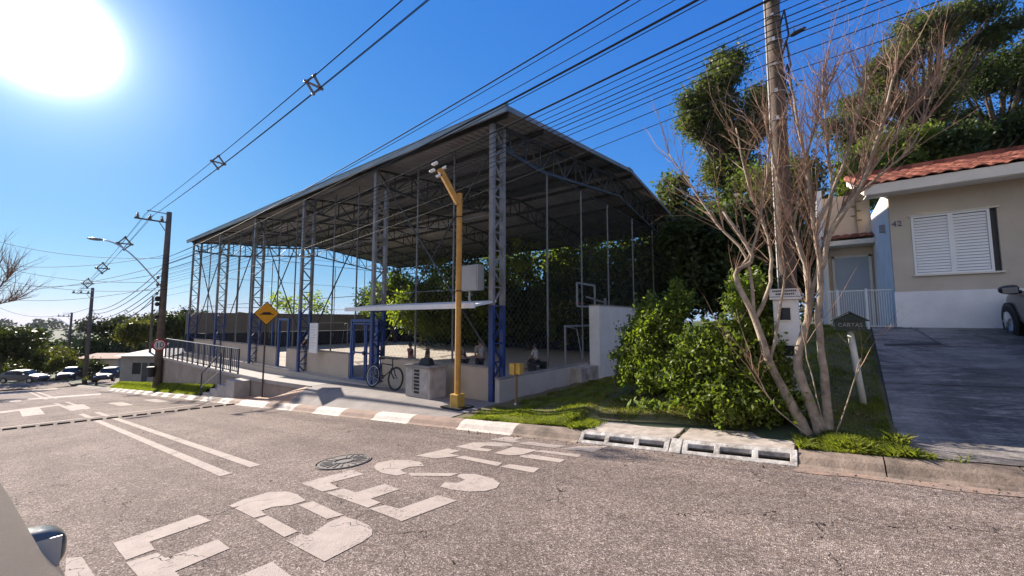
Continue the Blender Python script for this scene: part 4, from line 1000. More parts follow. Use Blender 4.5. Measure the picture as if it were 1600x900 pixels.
person((-12.5, 10.6, FZ), radians(60), 1.32, SD, (TD, 1), 'child in black behind the low wall above the white cabinet', 'stand')
person((-10.4, 10.6, FZ), radians(190), 1.50, SD, (TD, 1), 'person in black bending forward right of the yellow pole', 'bend')
person((-10.0, 11.0, FZ), radians(170), 1.55, SB, (TD, 0), 'person with bare legs and pale shirt beside the near blue column', 'stand')
person((-10.2, 15.0, FZ), radians(190), 1.6, SW, (TD, 0), 'person in a white shirt sitting inside the court near the small goal', 'sit')
e = empty('bench', (-10.2, 15.0, FZ), 'low dark bench under the sitting person inside the court', 'bench', rz=radians(190))
m = MB(); m.box(-.3, .16, -.7, .7, .28, .33); m.build('seat', STEEL, e)
for y in (-.6, .6): m = MB(); m.box(-.25, .1, y - .03, y + .03, 0, .28); m.build('leg', STEEL, e)

# ------------------------------------------------------------------ cars
def car(name, loc, rot, label, paint_, L=4.3, Wd=1.74, Hh=1.48, kind='hatch', group=None, detail=True):
    """x forward from the rear bumper to the nose, origin under the middle"""
    e = empty(name, loc, label, 'car', group); e.rotation_euler = rot
    h = L / 2; w = Wd / 2
    # x, bottom, shoulder z, shoulder half width, top z, top half width
    if kind == 'hatch': roof0, roof1 = -.42, .10
    st = [(-1.0, .42, .70, .78, .72, .60), (-.975, .30, .86, .88, .90, .62), (-.90, .24, .92, .95, 1.00, .66), (-.80, .24, .93, .97, 1.22, .66), (-.66, .24, .94, .985, 1.40, .66), (-.40, .24, .94, 1.0, Hh, .67), (-.10, .24, .93, 1.0, Hh + .01, .67),
          (.12, .24, .92, 1.0, Hh - .07, .66), (.32, .24, .91, .99, 1.14, .66), (.46, .24, .90, .985, .965, .66), (.62, .24, .86, .97, .92, .62), (.80, .25, .78, .93, .84, .56), (.93, .28, .66, .84, .72, .48), (.985, .34, .56, .72, .58, .40), (1.0, .42, .52, .62, .53, .36)]
    rings = []
    for fx, zb, zs, ws_, zt_, wt in st:
        x = fx * h; W_ = w * ws_; T = w * wt
        half = [(0, zb), (W_ * .80, zb), (W_ * .97, zb + .07), (W_, zb + .30 * (zs - zb) + .04), (W_ * 1.0, zs - .12), (W_ * .985, zs - .03), (W_ * .95, zs), ((W_ * .95 + T) / 2 + .012, (zs + zt_) / 2), (T, zt_ - .035), (T * .88, zt_ - .005), (0, zt_ + .012)]
        rings.append([(x, y, z) for y, z in half] + [(x, -y, z) for y, z in half[-2:0:-1]])
    n = len(rings[0]); vs = [v for r in rings for v in r]; fs = []
    for i in range(len(rings) - 1):
        for k in range(n): fs.append((i * n + k, (i + 1) * n + k, (i + 1) * n + (k + 1) % n, i * n + (k + 1) % n))
    fs += [tuple(range(n)), tuple((len(rings) - 1) * n + k for k in range(n))]
    m = MB(); m.add(vs, fs); b = m.build('body', paint_, e, smooth=True)
    s = b.modifiers.new('sub', 'SUBSURF'); s.levels = s.render_levels = 2
    def off(v, d): return (v[0], v[1] + d * (1 if v[1] > 0 else -1), v[2])
    # side glass, one pane per side section; windscreen and rear window
    for sg in (1, -1):
        idx_lo, idx_hi = (6, 8) if sg == 1 else (n - 6, n - 8)
        for a, bb in ((4, 6), (6, 8)):
            A = rings[a]; B = rings[bb]; 
            P = [Vector(A[idx_lo]).lerp(Vector(A[idx_hi]), .12), Vector(B[idx_lo]).lerp(Vector(B[idx_hi]), .12), Vector(B[idx_lo]).lerp(Vector(B[idx_hi]), .80), Vector(A[idx_lo]).lerp(Vector(A[idx_hi]), .80)]
            cc = sum(P, Vector()) / 4; P = [p.lerp(cc, .06) + Vector((0, sg * .016, 0)) for p in P]
            m = MB(); m.prism(P, (0, sg * .012, 0)); m.build('side_window', GLASS, e)
    for a, bb, dx in ((7, 9, 1), (4, 2, -1)):
        A = rings[a]; B = rings[bb]; t = 8; lo_ = B; hi_ = A
        P = [(lo_[t][0], lo_[t][1] * .98, lo_[t][2] + .02), (lo_[t][0], -lo_[t][1] * .98, lo_[t][2] + .02), (hi_[t][0], -hi_[t][1] * .95, hi_[t][2] + .0), (hi_[t][0], hi_[t][1] * .95, hi_[t][2] + .0)]
        m = MB(); m.prism([Vector(p) + Vector((dx * .02, 0, .03)) for p in P], (dx * .01, 0, .012)); m.build('windscreen' if dx > 0 else 'rear_window', GLASS, e)
    for sg in (6, n - 6):
        m = MB(); m.tube([(rings[i][sg][0], rings[i][sg][1] * .955, rings[i][sg][2] + .004) for i in (9, 10, 11, 12)], .007, 5); m.build('hood_gap', BLACK, e)
    for x in (-.62 * h, .63 * h):
        for sg in (1, -1):
            m = MB(); m.tube([(x, sg * (w - .02), .31), (x, sg * (w + .004), .31)], .365, 28); m.build('wheel_arch', BLACK, e)
            m = MB(); m.tube([(x, sg * (w - .19), .31), (x, sg * (w + .014), .31)], .31, 28); ty = m.build('wheel', RUBBER, e, bevel=.02)
            m = MB(); m.tube([(x, sg * (w + .013), .31), (x, sg * (w + .02), .31)], .205, 24)
            for q in range(5): a = 2 * pi * q / 5; m.bar((x, sg * (w + .022), .31), (x + .19 * cos(a), sg * (w + .022), .31 + .19 * sin(a)), .05, .012)
            m.build('rim', CHROME, ty)
    for sg in (1, -1):
        m = MB(); m.ball((0, 0, 0), 1, 24, 16); pw_ = lambda v_: math.copysign(abs(v_) ** .62, v_)
        m.v = [(.36 * h + .075 * pw_(a_) + .03 * (1 if a_ > 0 else 0) * (1 - abs(b_)), sg * (w + .11) + .115 * pw_(b_), 1.0 + .075 * pw_(c_) * (1 - .25 * sg * b_)) for a_, b_, c_ in m.v]
        mm = m.build('door_mirror', paint_, e, smooth=True)
        m = MB(); m.box(.36 * h - .079, .36 * h - .074, sg * (w + .11) - .085, sg * (w + .11) + .085, .95, 1.05); m.build('mirror_glass', CHROME, mm)
        m = MB(); m.tube([(.36 * h, sg * (w - .03), .95), (.36 * h, sg * (w + .04), .97)], .03, 8); m.build('mirror_foot', BLACK, mm)
        m = MB(); m.ball((.925 * h, sg * w * .66, .66), .13, 12, 8, (1.2, 1.0, .62)); m.build('headlight', M('lamp_glass', (.55, .56, .58), .15, .1, 3, metal=.4), e, smooth=True)
        m = MB(); m.ball((-.955 * h, sg * w * .74, .80), .12, 12, 8, (.6, .9, 1.0)); m.build('tail_light', REDM, e, smooth=True)
    for xx, nm_ in ((h + .004, 'front_bumper'), (-h - .004, 'rear_bumper')):
        m = MB(); m.tube([(xx * .93, -w * .8, .36), (xx, -w * .4, .36), (xx, w * .4, .36), (xx * .93, w * .8, .36)], .07, 8); m.build(nm_, BLACK, e, smooth=True)
    return e
def carpaint(name, col, rough=.28, metal=.5): return M(name, col, rough, .06, .6, metal=metal)
CP1 = carpaint('car_champagne', (.17, .165, .14), .22, .15); CP2 = carpaint('car_grey_dark', (.045, .05, .055)); CP3 = carpaint('car_silver', (.12, .125, .135), .5, .2); CP4 = carpaint('car_black', (.012, .013, .02), .6, .0); CP5 = carpaint('car_blue_dark', (.02, .025, .045), .6, 0)
gc = car('parked_car', (-2.28, -.66, road_z(-2.28, -.66)), (atan(GY), -atan(GX), pi), 'grey green metallic car right beside the viewer in the bottom left corner', CP1, L=4.2, Wd=1.72)
gc.rotation_euler = Matrix.Rotation(0, 3, 'X').to_euler()
def on_slope(o, x, y, head):
    o.location = (x, y, road_z(x, y)); n = Vector((-GX, -GY, 1)).normalized(); f = Vector((cos(head), sin(head), 0)); f = (f - n * f.dot(n)).normalized(); l = n.cross(f)
    o.rotation_euler = Matrix((f, l, n)).transposed().to_euler()
on_slope(gc, -.98, -.70, pi); gc.scale = (1.22, 1.0, 1.17)
for k_ in kids(gc):
    if k_.name.startswith('side_window'): k_.scale = (1, .90, 1)
    if k_.name.startswith('door_mirror'):
        c_ = sum((v.co for v in k_.data.vertices), Vector()) / len(k_.data.vertices); k_.scale = (.58, .48, .68); k_.location = Vector((c_.x * .42 - .175, c_.y * .5 - (.168 if c_.y > 0 else -.168), c_.z * .3 - .04))
# car on the drive, nose to the house
xd, yd = 3.64, 10.0
dc = car('parked_car', (xd, yd, dz(3, 9.6) + .02), (0, 0, 0), 'dark grey car parked nose in on the driveway at the right edge', CP2, L=4.0, Wd=1.7)
nrm = Vector((-.06, -.20, 1)).normalized(); f = Vector((0, 1, 0)); f = (f - nrm * f.dot(nrm)).normalized(); l = nrm.cross(f); dc.rotation_euler = Matrix((f, l, nrm)).transposed().to_euler()
p = dep(38, 597, 48)
fc = car('parked_car', (p.x, p.y, p.z), (0, 0, YAW + radians(4)), 'dull silver estate car standing across the foot of the hill at the left edge', CP3, L=4.6)
for (px, py, d, rzz, cp, lab) in ((110, 592, 50, -.35, CP4, 'black car parked on the verge left of the dark utility pole'), (170, 594, 46, -.45, CP5, 'dark blue car parked under the carport beside the grey roofed house')):
    p = dep(px, py, d); car('parked_car', (p.x, p.y, p.z), (0, 0, rzz), lab, cp, L=4.0, group='cars parked along the verge')

# ------------------------------------------------------------------ the house
HX, HY, HZ = 1.39, 12.0, 1.42
e = empty('house', (5, 15, HZ), 'beige single storey house number 42 with white base, red clay tile roof and white shutter', 'house')
def hb(mb, name, mat, par=None, **k):
    par = par or e; o = local(mb, e).build(name, mat, par, **k); return o
wx0, wx1, wz0, wz1 = 1.72, 2.94, 2.57, 3.84         # window opening
m = MB()
m.box(HX, wx0, HY, HY + .16, 2.22, 4.42); m.box(wx1, 9, HY, HY + .16, 2.22, 4.42); m.box(wx0, wx1, HY, HY + .16, 2.22, wz0); m.box(wx0, wx1, HY, HY + .16, wz1, 4.42); hb(m, 'front_wall', HBEIGE)
m = MB(); m.box(HX - .012, 9, HY - .014, HY + .16, HZ - .3, 2.216); hb(m, 'white_base', HWHITE)
m = MB(); m.box(HX - .02, HX + .14, HY - .002 + .0, 15.9, HZ - .3, 5.3) if False else m.box(HX - .003, HX + .14, HY + .162, 15.5, HZ - .3, 4.62); hb(m, 'side_wall', HWHITE)
m = MB(); m.box(.30, HX - .004, 15.4, 15.55, HZ - .3, 5.35); hb(m, 'rear_wall', HBEIGE2)
m = MB(); m.box(.16, .30, 15.3, 19, HZ - .3, 5.6); hb(m, 'rear_pillar', HWHITE)
w = MB(); w.box(wx0, wx1, HY + .06, HY + .12, wz0, wz1); sh_ = hb(w, 'window', M('inner_dark', (.03, .03, .035), .5))
m = MB()
for a, b in ((wx0 + .0, (wx0 + wx1) / 2 - .03), ((wx0 + wx1) / 2 - .03, wx1 - .10)):
    for zz in (wz0 + .02, wz1 - .02): m.box(a, b, HY - .02, HY + .03, zz - .02, zz + .02)
    for xx in (a + .02, b - .02): m.box(xx - .02, xx + .02, HY - .022, HY + .028, wz0 + .02, wz1 - .02)
SHW = M('shutter_white', (.88, .88, .87), .45, .05, 2)
fr = hb(m, 'shutter_frame', SHW, sh_); fr.location = (0, 0, 0)
m = MB(); nsl = 19
for a, b in ((wx0 + .045, (wx0 + wx1) / 2 - .07), ((wx0 + wx1) / 2 + .01, wx1 - .145)):
    for k in range(nsl):
        z0 = wz0 + .05 + k * (wz1 - wz0 - .1) / nsl; dzz = (wz1 - wz0 - .1) / nsl
        m.hexa([(a, HY - .016, z0), (b, HY - .016, z0), (b, HY + .0, z0), (a, HY + .0, z0), (a, HY + .006, z0 + dzz * .92), (b, HY + .006, z0 + dzz * .92), (b, HY + .02, z0 + dzz * .92), (a, HY + .02, z0 + dzz * .92)])
hb(m, 'shutter_slats', SHW, sh_)
m = MB(); m.box(wx0 - .03, wx1 + .03, HY - .035, HY - .001, wz1 + .001, wz1 + .03); hb(m, 'lintel', FASC)
m = MB(); m.box(wx0 - .03, wx1 + .03, HY - .045, HY - .001, wz0 - .035, wz0 - .001); hb(m, 'sill', FASC)
# roof: wavy clay tiles in courses, rising to the back
rx0, rx1, ry0, ry1 = .92, 9.4, 11.32, 16.2; rz0, rsl = 4.50, .315
V = []; xs = list(np.arange(rx0, rx1, .22 / 8)); ys = []
nc = int((ry1 - ry0) / .36)
for c in range(nc):
    ys += [(ry0 + c * .36, c), (ry0 + (c + 1) * .36 - .004, c)]
for y, c in ys:
    for x in xs:
        jt = .012 * sin(c * 12.9 + round(x / .22) * 78.2)
        V.append((x - 5, y - 15, rz0 + (y - ry0) * rsl + .045 * abs(cos(pi * x / .22)) ** .8 + (.035 if y - ry0 - c * .36 < .1 else 0.0) + jt - HZ))
n = len(xs); Fq = [(j * n + i, j * n + i + 1, (j + 1) * n + i + 1, (j + 1) * n + i) for j in range(len(ys) - 1) for i in range(n - 1)]
rf = quadmesh('roof', V, Fq, TILE, e, smooth=False); s_ = rf.modifiers.new('t', 'SOLIDIFY'); s_.thickness = .02; s_.offset = -1
m = MB()
for k in range(40):                       # verge tiles on the left gable
    y = ry0 + k * .36
    if y > ry1 - .3: break
    m.tube([(rx0 + .04, y - .02, rz0 + (y - ry0) * rsl + .05), (rx0 + .04, y + .38, rz0 + (y + .36 - ry0) * rsl + .06)], [.10, .085], 10)
hb(m, 'verge_tiles', TILE, smooth=True)
m = MB(); m.bar((rx0, ry1, rz0 + (ry1 - ry0) * rsl + .06), (rx1, ry1, rz0 + (ry1 - ry0) * rsl + .06), .26, .14); hb(m, 'ridge_tiles', TILE)
m = MB(); m.box(rx0 + .02, rx1, ry0 + .03, ry0 + .07, rz0 - .19, rz0 + .02); hb(m, 'fascia', FASC)
m = MB(); m.prism([(rx0 + .06, ry0 + .075, rz0 - .10), (rx0 + .06, ry1, rz0 - .10 + (ry1 - ry0) * rsl), (rx0 + .06, ry1, rz0 - .03 + (ry1 - ry0) * rsl), (rx0 + .06, ry0 + .075, rz0 + .015)], (rx1 - rx0 - .08, 0, 0)); hb(m, 'roof_deck', BARKD)
m = MB(); m.hexa([(rx0 + .06, ry0 + .071, rz0 - .20), (rx1, ry0 + .071, rz0 - .20), (rx1, HY + .0, rz0 - .14), (rx0 + .06, HY + .0, rz0 - .14), (rx0 + .06, ry0 + .071, rz0 - .18), (rx1, ry0 + .071, rz0 - .18), (rx1, HY, rz0 - .12), (rx0 + .06, HY, rz0 - .12)]); hb(m, 'soffit', HWHITE)
m = MB(); m.prism([(rx0 + .03, ry0 + .02, rz0 - .2), (rx0 + .03, ry1, rz0 - .2 + (ry1 - ry0) * rsl), (rx0 + .03, ry1, rz0 - .02 + (ry1 - ry0) * rsl), (rx0 + .03, ry0 + .02, rz0 - .02)], (.03, 0, 0)); hb(m, 'barge_board', FASC)
# entry: door, little roof, ornament
m = MB(); m.box(.50, 1.27, 15.33, 15.398, HZ, 3.45); dr = hb(m, 'door', M('door_grey', (.42, .45, .48), .6, .05, 2))
m = MB(); m.box(.44, .50, 15.31, 15.4, HZ, 3.51); m.box(1.27, 1.33, 15.31, 15.4, HZ, 3.51); m.box(.44, 1.33, 15.31, 15.4, 3.451, 3.51); hb(m, 'door_frame', FASC)
m = MB(); m.ball((1.2, 15.3, 2.45), .03, 8, 6); hb(m, 'handle', CHROME)
V = []; xs = list(np.arange(.22, 1.385, .2 / 8)); ys = [14.72, 14.99, 15.0, 15.27, 15.28, 15.4]
for j, y in enumerate(ys):
    for x in xs: V.append((x - 5, y - 15, 3.93 + (y - 14.72) * .30 + .03 * abs(cos(pi * x / .2)) + (.03 if j % 2 == 0 else 0) - HZ))
n = len(xs); Fq = [(j * n + i, j * n + i + 1, (j + 1) * n + i + 1, (j + 1) * n + i) for j in range(len(ys) - 1) for i in range(n - 1)]
pr = quadmesh('porch_roof', V, Fq, TILE, e); s_ = pr.modifiers.new('t', 'SOLIDIFY'); s_.thickness = .02; s_.offset = -1
m = MB(); m.box(.24, 1.38, 14.74, 15.39, 3.76, 3.895); hb(m, 'porch_beam', FASC)
m = MB(); m.box(.24, .34, 15.05, 15.2, HZ, 3.757); hb(m, 'porch_post', FASC)
m = MB(); m.box(1.06, 1.085, 15.34, 15.385, 4.15, 5.3)
for k in range(5): m.ball((1.07 + .06 * (-1) ** k, 15.35, 4.55 + k * .14), .05, 8, 6, (1.3, .4, .5))
hb(m, 'wall_ornament', M('ornament', (.35, .27, .16), .5, .2, 4, metal=.5))
m = MB(); m.box(HX - .1, HX - .004, 12.7, 12.82, 3.68, 3.86); hb(m, 'wall_lamp', GREYBOX)
text('42', .17, M('number_blue', (.06, .09, .20), .5), 'house_number', e, (1.50 - 5, HY - .008 - 15, 3.72 - HZ), (pi / 2, 0, 0), .01)
# white gate fence between the house corner and the entry passage
e3 = empty('front_gate', (.3, 12.15, HZ), 'low white barred gate and fence beside the house corner', 'gate')
m = MB()
for zz in (.04, .86): m.bar((-.08, 0, zz), (1.06, 0, zz), .025, .025)
for k in range(28):
    x = -.06 + k * .0405
    if abs(x - .11) > .03 and abs(x - .62) > .03: m.bar((x, 0, .04), (x, 0, .86), .011, .011)
m.build('bars', WHITE, e3)
m = MB(); m.bar((.12, -.02, .12), (.62, -.02, .12), .02, .03); m.build('bottom_rail', WHITE, e3)
for x in (.11, .62): m = MB(); m.bar((x, -.03, -.12), (x, -.03, .9), .045, .045); m.build('gate_post', WHITE, e3)
tag(e3, None)
# meter pillar
e = empty('meter_pillar', (-.36, 7.05, .2), 'white meter pillar with small window and a name strip in front of the utility pole', 'meter pillar')
m = MB(); m.box(-.155, .155, -.0, .26, 0, 1.70); m.build('body', HWHITE, e, bevel=.01)
m = MB(); m.box(-.19, .19, -.05, .30, 1.702, 1.735); m.build('cap', HWHITE, e)
m = MB(); m.box(-.19, .19, -.03, .0 - .001, 1.745, 1.86); m.build('name_strip', WHITE, e)
m = MB()
for r_ in range(2):
    for k in range(13 - 3 * r_): m.box(-.15 + r_ * .04 + k * .023, -.134 + r_ * .04 + k * .023, -.034, -.0305, 1.815 - r_ * .045, 1.838 - r_ * .045)
m.build('lettering', BLACK, e)
m = MB(); m.box(-.075, .055, -.012, -.001, 1.40, 1.58); m.build('meter_window', GLASS, e)
m = MB(); m.box(-.085, .065, -.018, -.0125, 1.385, 1.40); m.box(-.085, .065, -.018, -.0125, 1.58, 1.595); m.build('window_frame', FASC, e)
m = MB(); m.box(-.05, .08, -.012, -.001, .88, 1.03); m.build('meter_window', GLASS, e)
# letter box on its leaning post
mbz = bank(.47, 7.6)
e = empty('letter_box', (.47, 7.6, mbz), 'small dark house shaped letter box marked CARTAS on a leaning white post', 'letter box')
tp = Vector((-.10, -.02, 1.05))
m = MB(); m.tube([(.0, 0, -.08), tp], [.042, .038], 12); m.build('post', M('post_cream', (.60, .60, .52), .8, .2, 6), e, smooth=True)
GB = M('letter_box_green', (.018, .035, .028), .5, .2, 6)
m = MB(); m.prism([(tp.x - .17, -.13, tp.z), (tp.x + .17, -.13, tp.z), (tp.x + .17, -.13, tp.z + .15), (tp.x, -.13, tp.z + .25), (tp.x - .17, -.13, tp.z + .15)], (0, .26, 0)); m.build('box', GB, e)
m = MB(); m.bar((tp.x - .2, 0, tp.z + .14), (tp.x, 0, tp.z + .265), .30, .014, up=(0, 0, 1)) if False else None
for s_ in (-1, 1): m.hexa([(tp.x + s_ * .21, -.16, tp.z + .13), (tp.x, -.16, tp.z + .262), (tp.x, .16, tp.z + .262), (tp.x + s_ * .21, .16, tp.z + .13), (tp.x + s_ * .21, -.16, tp.z + .145), (tp.x, -.16, tp.z + .277), (tp.x, .16, tp.z + .277), (tp.x + s_ * .21, .16, tp.z + .145)])
m.build('lid', M('lid_grey', (.10, .11, .11), .6), e)
text('CARTAS', .074, GREYBOX, 'lettering', e, (tp.x, -.135, tp.z + .075), (pi / 2, 0, 0), .004)
m = MB(); m.box(tp.x - .11, tp.x + .11, -.134, -.1305, tp.z + .128, tp.z + .142); m.build('slot', BLACK, e)

# ------------------------------------------------------------------ vegetation
rng = np.random.default_rng(5)
def leaves(P, size, name, mat, parent, stretch=1.7, drop=0.0, rg=rng):
    """one folded leaf per point"""
    n = len(P); d = rg.normal(size=(n, 3)); d[:, 2] -= drop; d /= np.linalg.norm(d, axis=1)[:, None]
    u = np.cross(d, rg.normal(size=(n, 3))); u /= np.linalg.norm(u, axis=1)[:, None]; s = size * rg.uniform(.6, 1.3, n)[:, None]
    w = np.cross(d, u)
    a = P - d * s * stretch / 2; c = P + d * s * stretch / 2; l = P + u * s * .42 + w * s * .10; r = P - u * s * .42 + w * s * .10
    V = np.stack([a, l, c, r], 1).reshape(-1, 3); i = np.arange(n)[:, None] * 4
    F = np.concatenate([i, i + 1, i + 2, i + 3], 1)
    if parent is not None: V = V - np.array(parent.location)
    return quadmesh(name, V, F, mat, parent)
def cloud(blobs, n_clump, per, csize, rg=rng, shell=.55):
    P = []
    vol = np.array([b[3] * b[4] * b[5] for b in blobs]) ** .67; vol /= vol.sum()
    for b, v in zip(blobs, vol):
        k = max(3, int(n_clump * v)); d = rg.normal(size=(k, 3)); d /= np.linalg.norm(d, axis=1)[:, None]; r = rg.uniform(shell, 1.0, k)[:, None] ** .8
        c = np.array(b[:3]) + d * r * np.array(b[3:6])
        q = np.repeat(c, per, 0) + rg.normal(size=(k * per, 3)) * csize * rg.uniform(.5, 1.3, (k, 1)).repeat(per, 0); P.append(q)
    return np.concatenate(P)
def split(blobs, k, f, flat=.75):
    out = []
    for b in blobs:
        for _ in range(k):
            d_ = rng.normal(size=3); d_ /= np.linalg.norm(d_); r_ = rng.uniform(.35, .85); g_ = f * rng.uniform(.7, 1.25)
            out.append((b[0] + d_[0] * b[3] * r_, b[1] + d_[1] * b[4] * r_, b[2] + d_[2] * b[5] * r_, b[3] * g_, b[4] * g_, b[5] * g_ * flat))
    return out
def tree(base, blobs, leafm, label, name='broadleaf_tree', n=400, per=26, cs=.42, ls=.26, tr=.22, group='trees beyond the court', bark=None, stretch=1.7, drop=0, cat='tree', shell=.55):
    base = Vector(base); e = empty(name, base, label, cat, group); bark = bark or BARKD
    cen = Vector((sum(b[0] for b in blobs) / len(blobs), sum(b[1] for b in blobs) / len(blobs), min(b[2] for b in blobs)))
    m = MB(); k0 = base.lerp(cen, .45) + Vector((tr * .5, 0, 0)); m.tube([base - Vector((0, 0, .3)), k0, cen], [tr, tr * .8, tr * .6], 9)
    for b in blobs:
        t = Vector(b[:3]); mid = cen.lerp(t, .5) + Vector((0, 0, -.15 * b[5])); m.tube([cen - Vector((0, 0, .3)), mid, t], [tr * .5, tr * .3, tr * .1], 6)
        for q in range(5):
            d = Vector(rng.normal(size=3)).normalized(); m.tube([mid.lerp(t, .3 + .12 * q), t + Vector((d.x * b[3], d.y * b[4], d.z * b[5])) * .8], [tr * .14, tr * .04], 4, cap=False)
    local(m, e).build('trunk', bark, e, smooth=True)
    leaves(cloud(blobs, n, per, cs, shell=shell), ls, 'crown', leafm, e, stretch, drop)
    return e
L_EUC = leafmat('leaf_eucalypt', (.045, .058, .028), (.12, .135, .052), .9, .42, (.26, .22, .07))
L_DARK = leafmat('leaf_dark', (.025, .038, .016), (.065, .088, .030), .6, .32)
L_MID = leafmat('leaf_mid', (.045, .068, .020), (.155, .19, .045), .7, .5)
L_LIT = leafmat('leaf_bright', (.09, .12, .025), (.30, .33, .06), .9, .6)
L_BUSH = leafmat('leaf_bush', (.06, .09, .020), (.19, .23, .038), 5, .45, (.48, .42, .04), .4)
def bl(px, py, d, rx, ry, rz_): p = dep(px, py, d); return (p.x, p.y, p.z, rx, ry, rz_)
def onG(px, d): p = dep(px, 500, d); return (p.x, p.y, G(p.x, p.y))
# slender eucalypt left of the brown pole
d = 27
tree(onG(1160, d), split([bl(1138, 95, d, 1.3, 1.3, 1.6), bl(1120, 150, d, 2.0, 1.8, 2.0), bl(1100, 195, d, 1.6, 1.5, 1.6), bl(1155, 215, d, 1.9, 1.7, 2.2), bl(1195, 160, d, 1.2, 1.2, 2.0), bl(1135, 270, d, 1.8, 1.6, 1.8), bl(1085, 170, d, .9, 1, 1.5)], 9, .50),
     L_EUC, 'slender eucalypt with a tall narrow crown left of the brown pole', 'eucalypt_tree', n=900, per=44, cs=.34, ls=.115, tr=.22, stretch=2.6, drop=.5, shell=.5)
d = 30
tree(onG(1330, d), split([bl(1490, 35, d, 2.4, 2, 1.3), bl(1540, 55, d, 2.0, 2, 1.2), bl(1430, 60, d, 2.2, 2, 1.6), bl(1395, 105, d, 2.2, 2, 1.8), bl(1365, 150, d, 2, 2, 2), bl(1470, 110, d, 2.6, 2, 1.8), bl(1330, 205, d, 1.8, 2, 2), bl(1425, 180, d, 2.6, 2, 2.0)], 5, 0.4),
     L_EUC, 'large spreading eucalypt behind the house roof, tallest tree at right', 'eucalypt_tree', n=1100, per=42, cs=.38, ls=.13, tr=.30, stretch=2.4, drop=.4, shell=.45)
d = 33
tree(onG(1560, d), split([bl(1570, 110, d, 3, 2.5, 2.2), bl(1620, 90, d, 3, 2.5, 2.6), bl(1500, 140, d, 3, 2.5, 2.4), bl(1560, 190, d, 3.5, 2.5, 2.6), bl(1450, 215, d, 3.0, 2.5, 2.2), bl(1640, 170, d, 3, 2.5, 3)], 5, 0.42),
     L_DARK, 'dark dense tree behind the house roof at the right edge', n=900, per=38, cs=.42, ls=.16, tr=.35, shell=.4)
d = 26
tree(onG(1530, d), split([bl(1530, 215, d, 2.3, 2, 1.6), bl(1590, 205, d, 2.2, 2, 1.6), bl(1470, 240, d, 2.2, 2, 1.5)], 4, 0.5), L_DARK, 'low dark bushy tree just above the house roof', n=360, per=28, cs=.36, ls=.2, tr=.2)
tree(onG(1420, d), split([bl(1420, 235, d, 2.0, 2, 1.6), bl(1370, 240, d, 1.8, 2, 1.7), bl(1330, 285, d, 1.8, 2, 1.8)], 4, 0.5), L_MID, 'green bushy tree behind the bare tree and the roof end', n=420, per=28, cs=.34, ls=.19, tr=.2)
d = 24
tree(onG(1200, d), [bl(1180, 310, d, 1.9, 1.6, 1.7), bl(1230, 290, d, 1.7, 1.6, 1.8), bl(1260, 345, d, 1.8, 1.6, 1.8), bl(1140, 350, d, 1.7, 1.6, 1.5)], L_MID, 'green tree behind the bare tree, under the slender eucalypt', n=560, per=28, cs=.32, ls=.18, tr=.2)
tree(onG(1055, d + 3), [bl(1050, 300, d + 3, 1.0, 1, 1.2), bl(1075, 335, d + 3, 1.5, 1.4, 1.3), bl(1035, 350, d + 3, 1.2, 1.2, 1.2)], L_EUC, 'small grey green tree rising behind the right end of the court roof', n=220, per=26, cs=.28, ls=.18, tr=.14)
d = 20
tree(onG(1110, d), [bl(1085, 370, d, 1.6, 1.6, 1.0), bl(1140, 400, d, 1.8, 1.6, 1.5), bl(1180, 420, d, 1.5, 1.5, 1.6), bl(1100, 440, d, 1.7, 1.6, 1.5), bl(1150, 350, d, 1.4, 1.4, 1.1)], L_DARK, 'very dark dense tree between court roof and bare tree', n=700, per=30, cs=.34, ls=.2, tr=.2, shell=.3)
tree(onG(1240, 19), [bl(1225, 400, 19, 1.3, 1.3, 1.5), bl(1270, 420, 19, 1.0, 1.2, 1.3), bl(1190, 460, 19, 1.4, 1.2, 1.5)], L_DARK, 'dark shrubby tree directly behind the white meter pillar', n=420, per=28, cs=.3, ls=.18, tr=.14, shell=.3)
# row behind the court
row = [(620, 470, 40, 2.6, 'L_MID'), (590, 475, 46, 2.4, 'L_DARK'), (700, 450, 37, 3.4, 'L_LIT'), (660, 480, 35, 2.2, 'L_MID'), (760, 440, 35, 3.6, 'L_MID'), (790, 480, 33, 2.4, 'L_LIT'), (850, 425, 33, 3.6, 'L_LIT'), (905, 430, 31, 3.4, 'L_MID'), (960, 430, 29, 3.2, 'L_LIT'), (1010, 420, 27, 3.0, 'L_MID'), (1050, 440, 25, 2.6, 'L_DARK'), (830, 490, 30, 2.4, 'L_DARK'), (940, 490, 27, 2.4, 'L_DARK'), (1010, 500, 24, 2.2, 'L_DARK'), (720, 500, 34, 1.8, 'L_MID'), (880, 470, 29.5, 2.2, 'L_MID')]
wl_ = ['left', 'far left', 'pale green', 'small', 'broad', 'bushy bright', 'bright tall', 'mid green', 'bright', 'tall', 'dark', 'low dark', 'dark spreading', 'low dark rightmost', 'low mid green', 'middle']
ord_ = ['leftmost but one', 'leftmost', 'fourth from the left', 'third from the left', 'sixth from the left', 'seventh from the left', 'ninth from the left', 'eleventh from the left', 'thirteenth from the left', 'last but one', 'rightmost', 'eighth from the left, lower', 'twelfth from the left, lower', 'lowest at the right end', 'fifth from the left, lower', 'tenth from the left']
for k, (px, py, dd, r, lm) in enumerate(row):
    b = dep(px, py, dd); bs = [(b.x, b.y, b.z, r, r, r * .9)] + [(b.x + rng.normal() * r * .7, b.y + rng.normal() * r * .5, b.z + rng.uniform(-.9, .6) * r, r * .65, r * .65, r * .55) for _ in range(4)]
    tree((b.x, b.y, G(b.x, b.y)), bs, globals()[lm], '%s tree behind the court, %s in the row' % (('dark green', 'bright sunlit', 'mid green')[('L_DARK', 'L_LIT', 'L_MID').index(lm)], ord_[k]), n=(210 if lm == 'L_LIT' else 270), per=24, cs=.38, ls=.22, tr=.2, shell=.55)
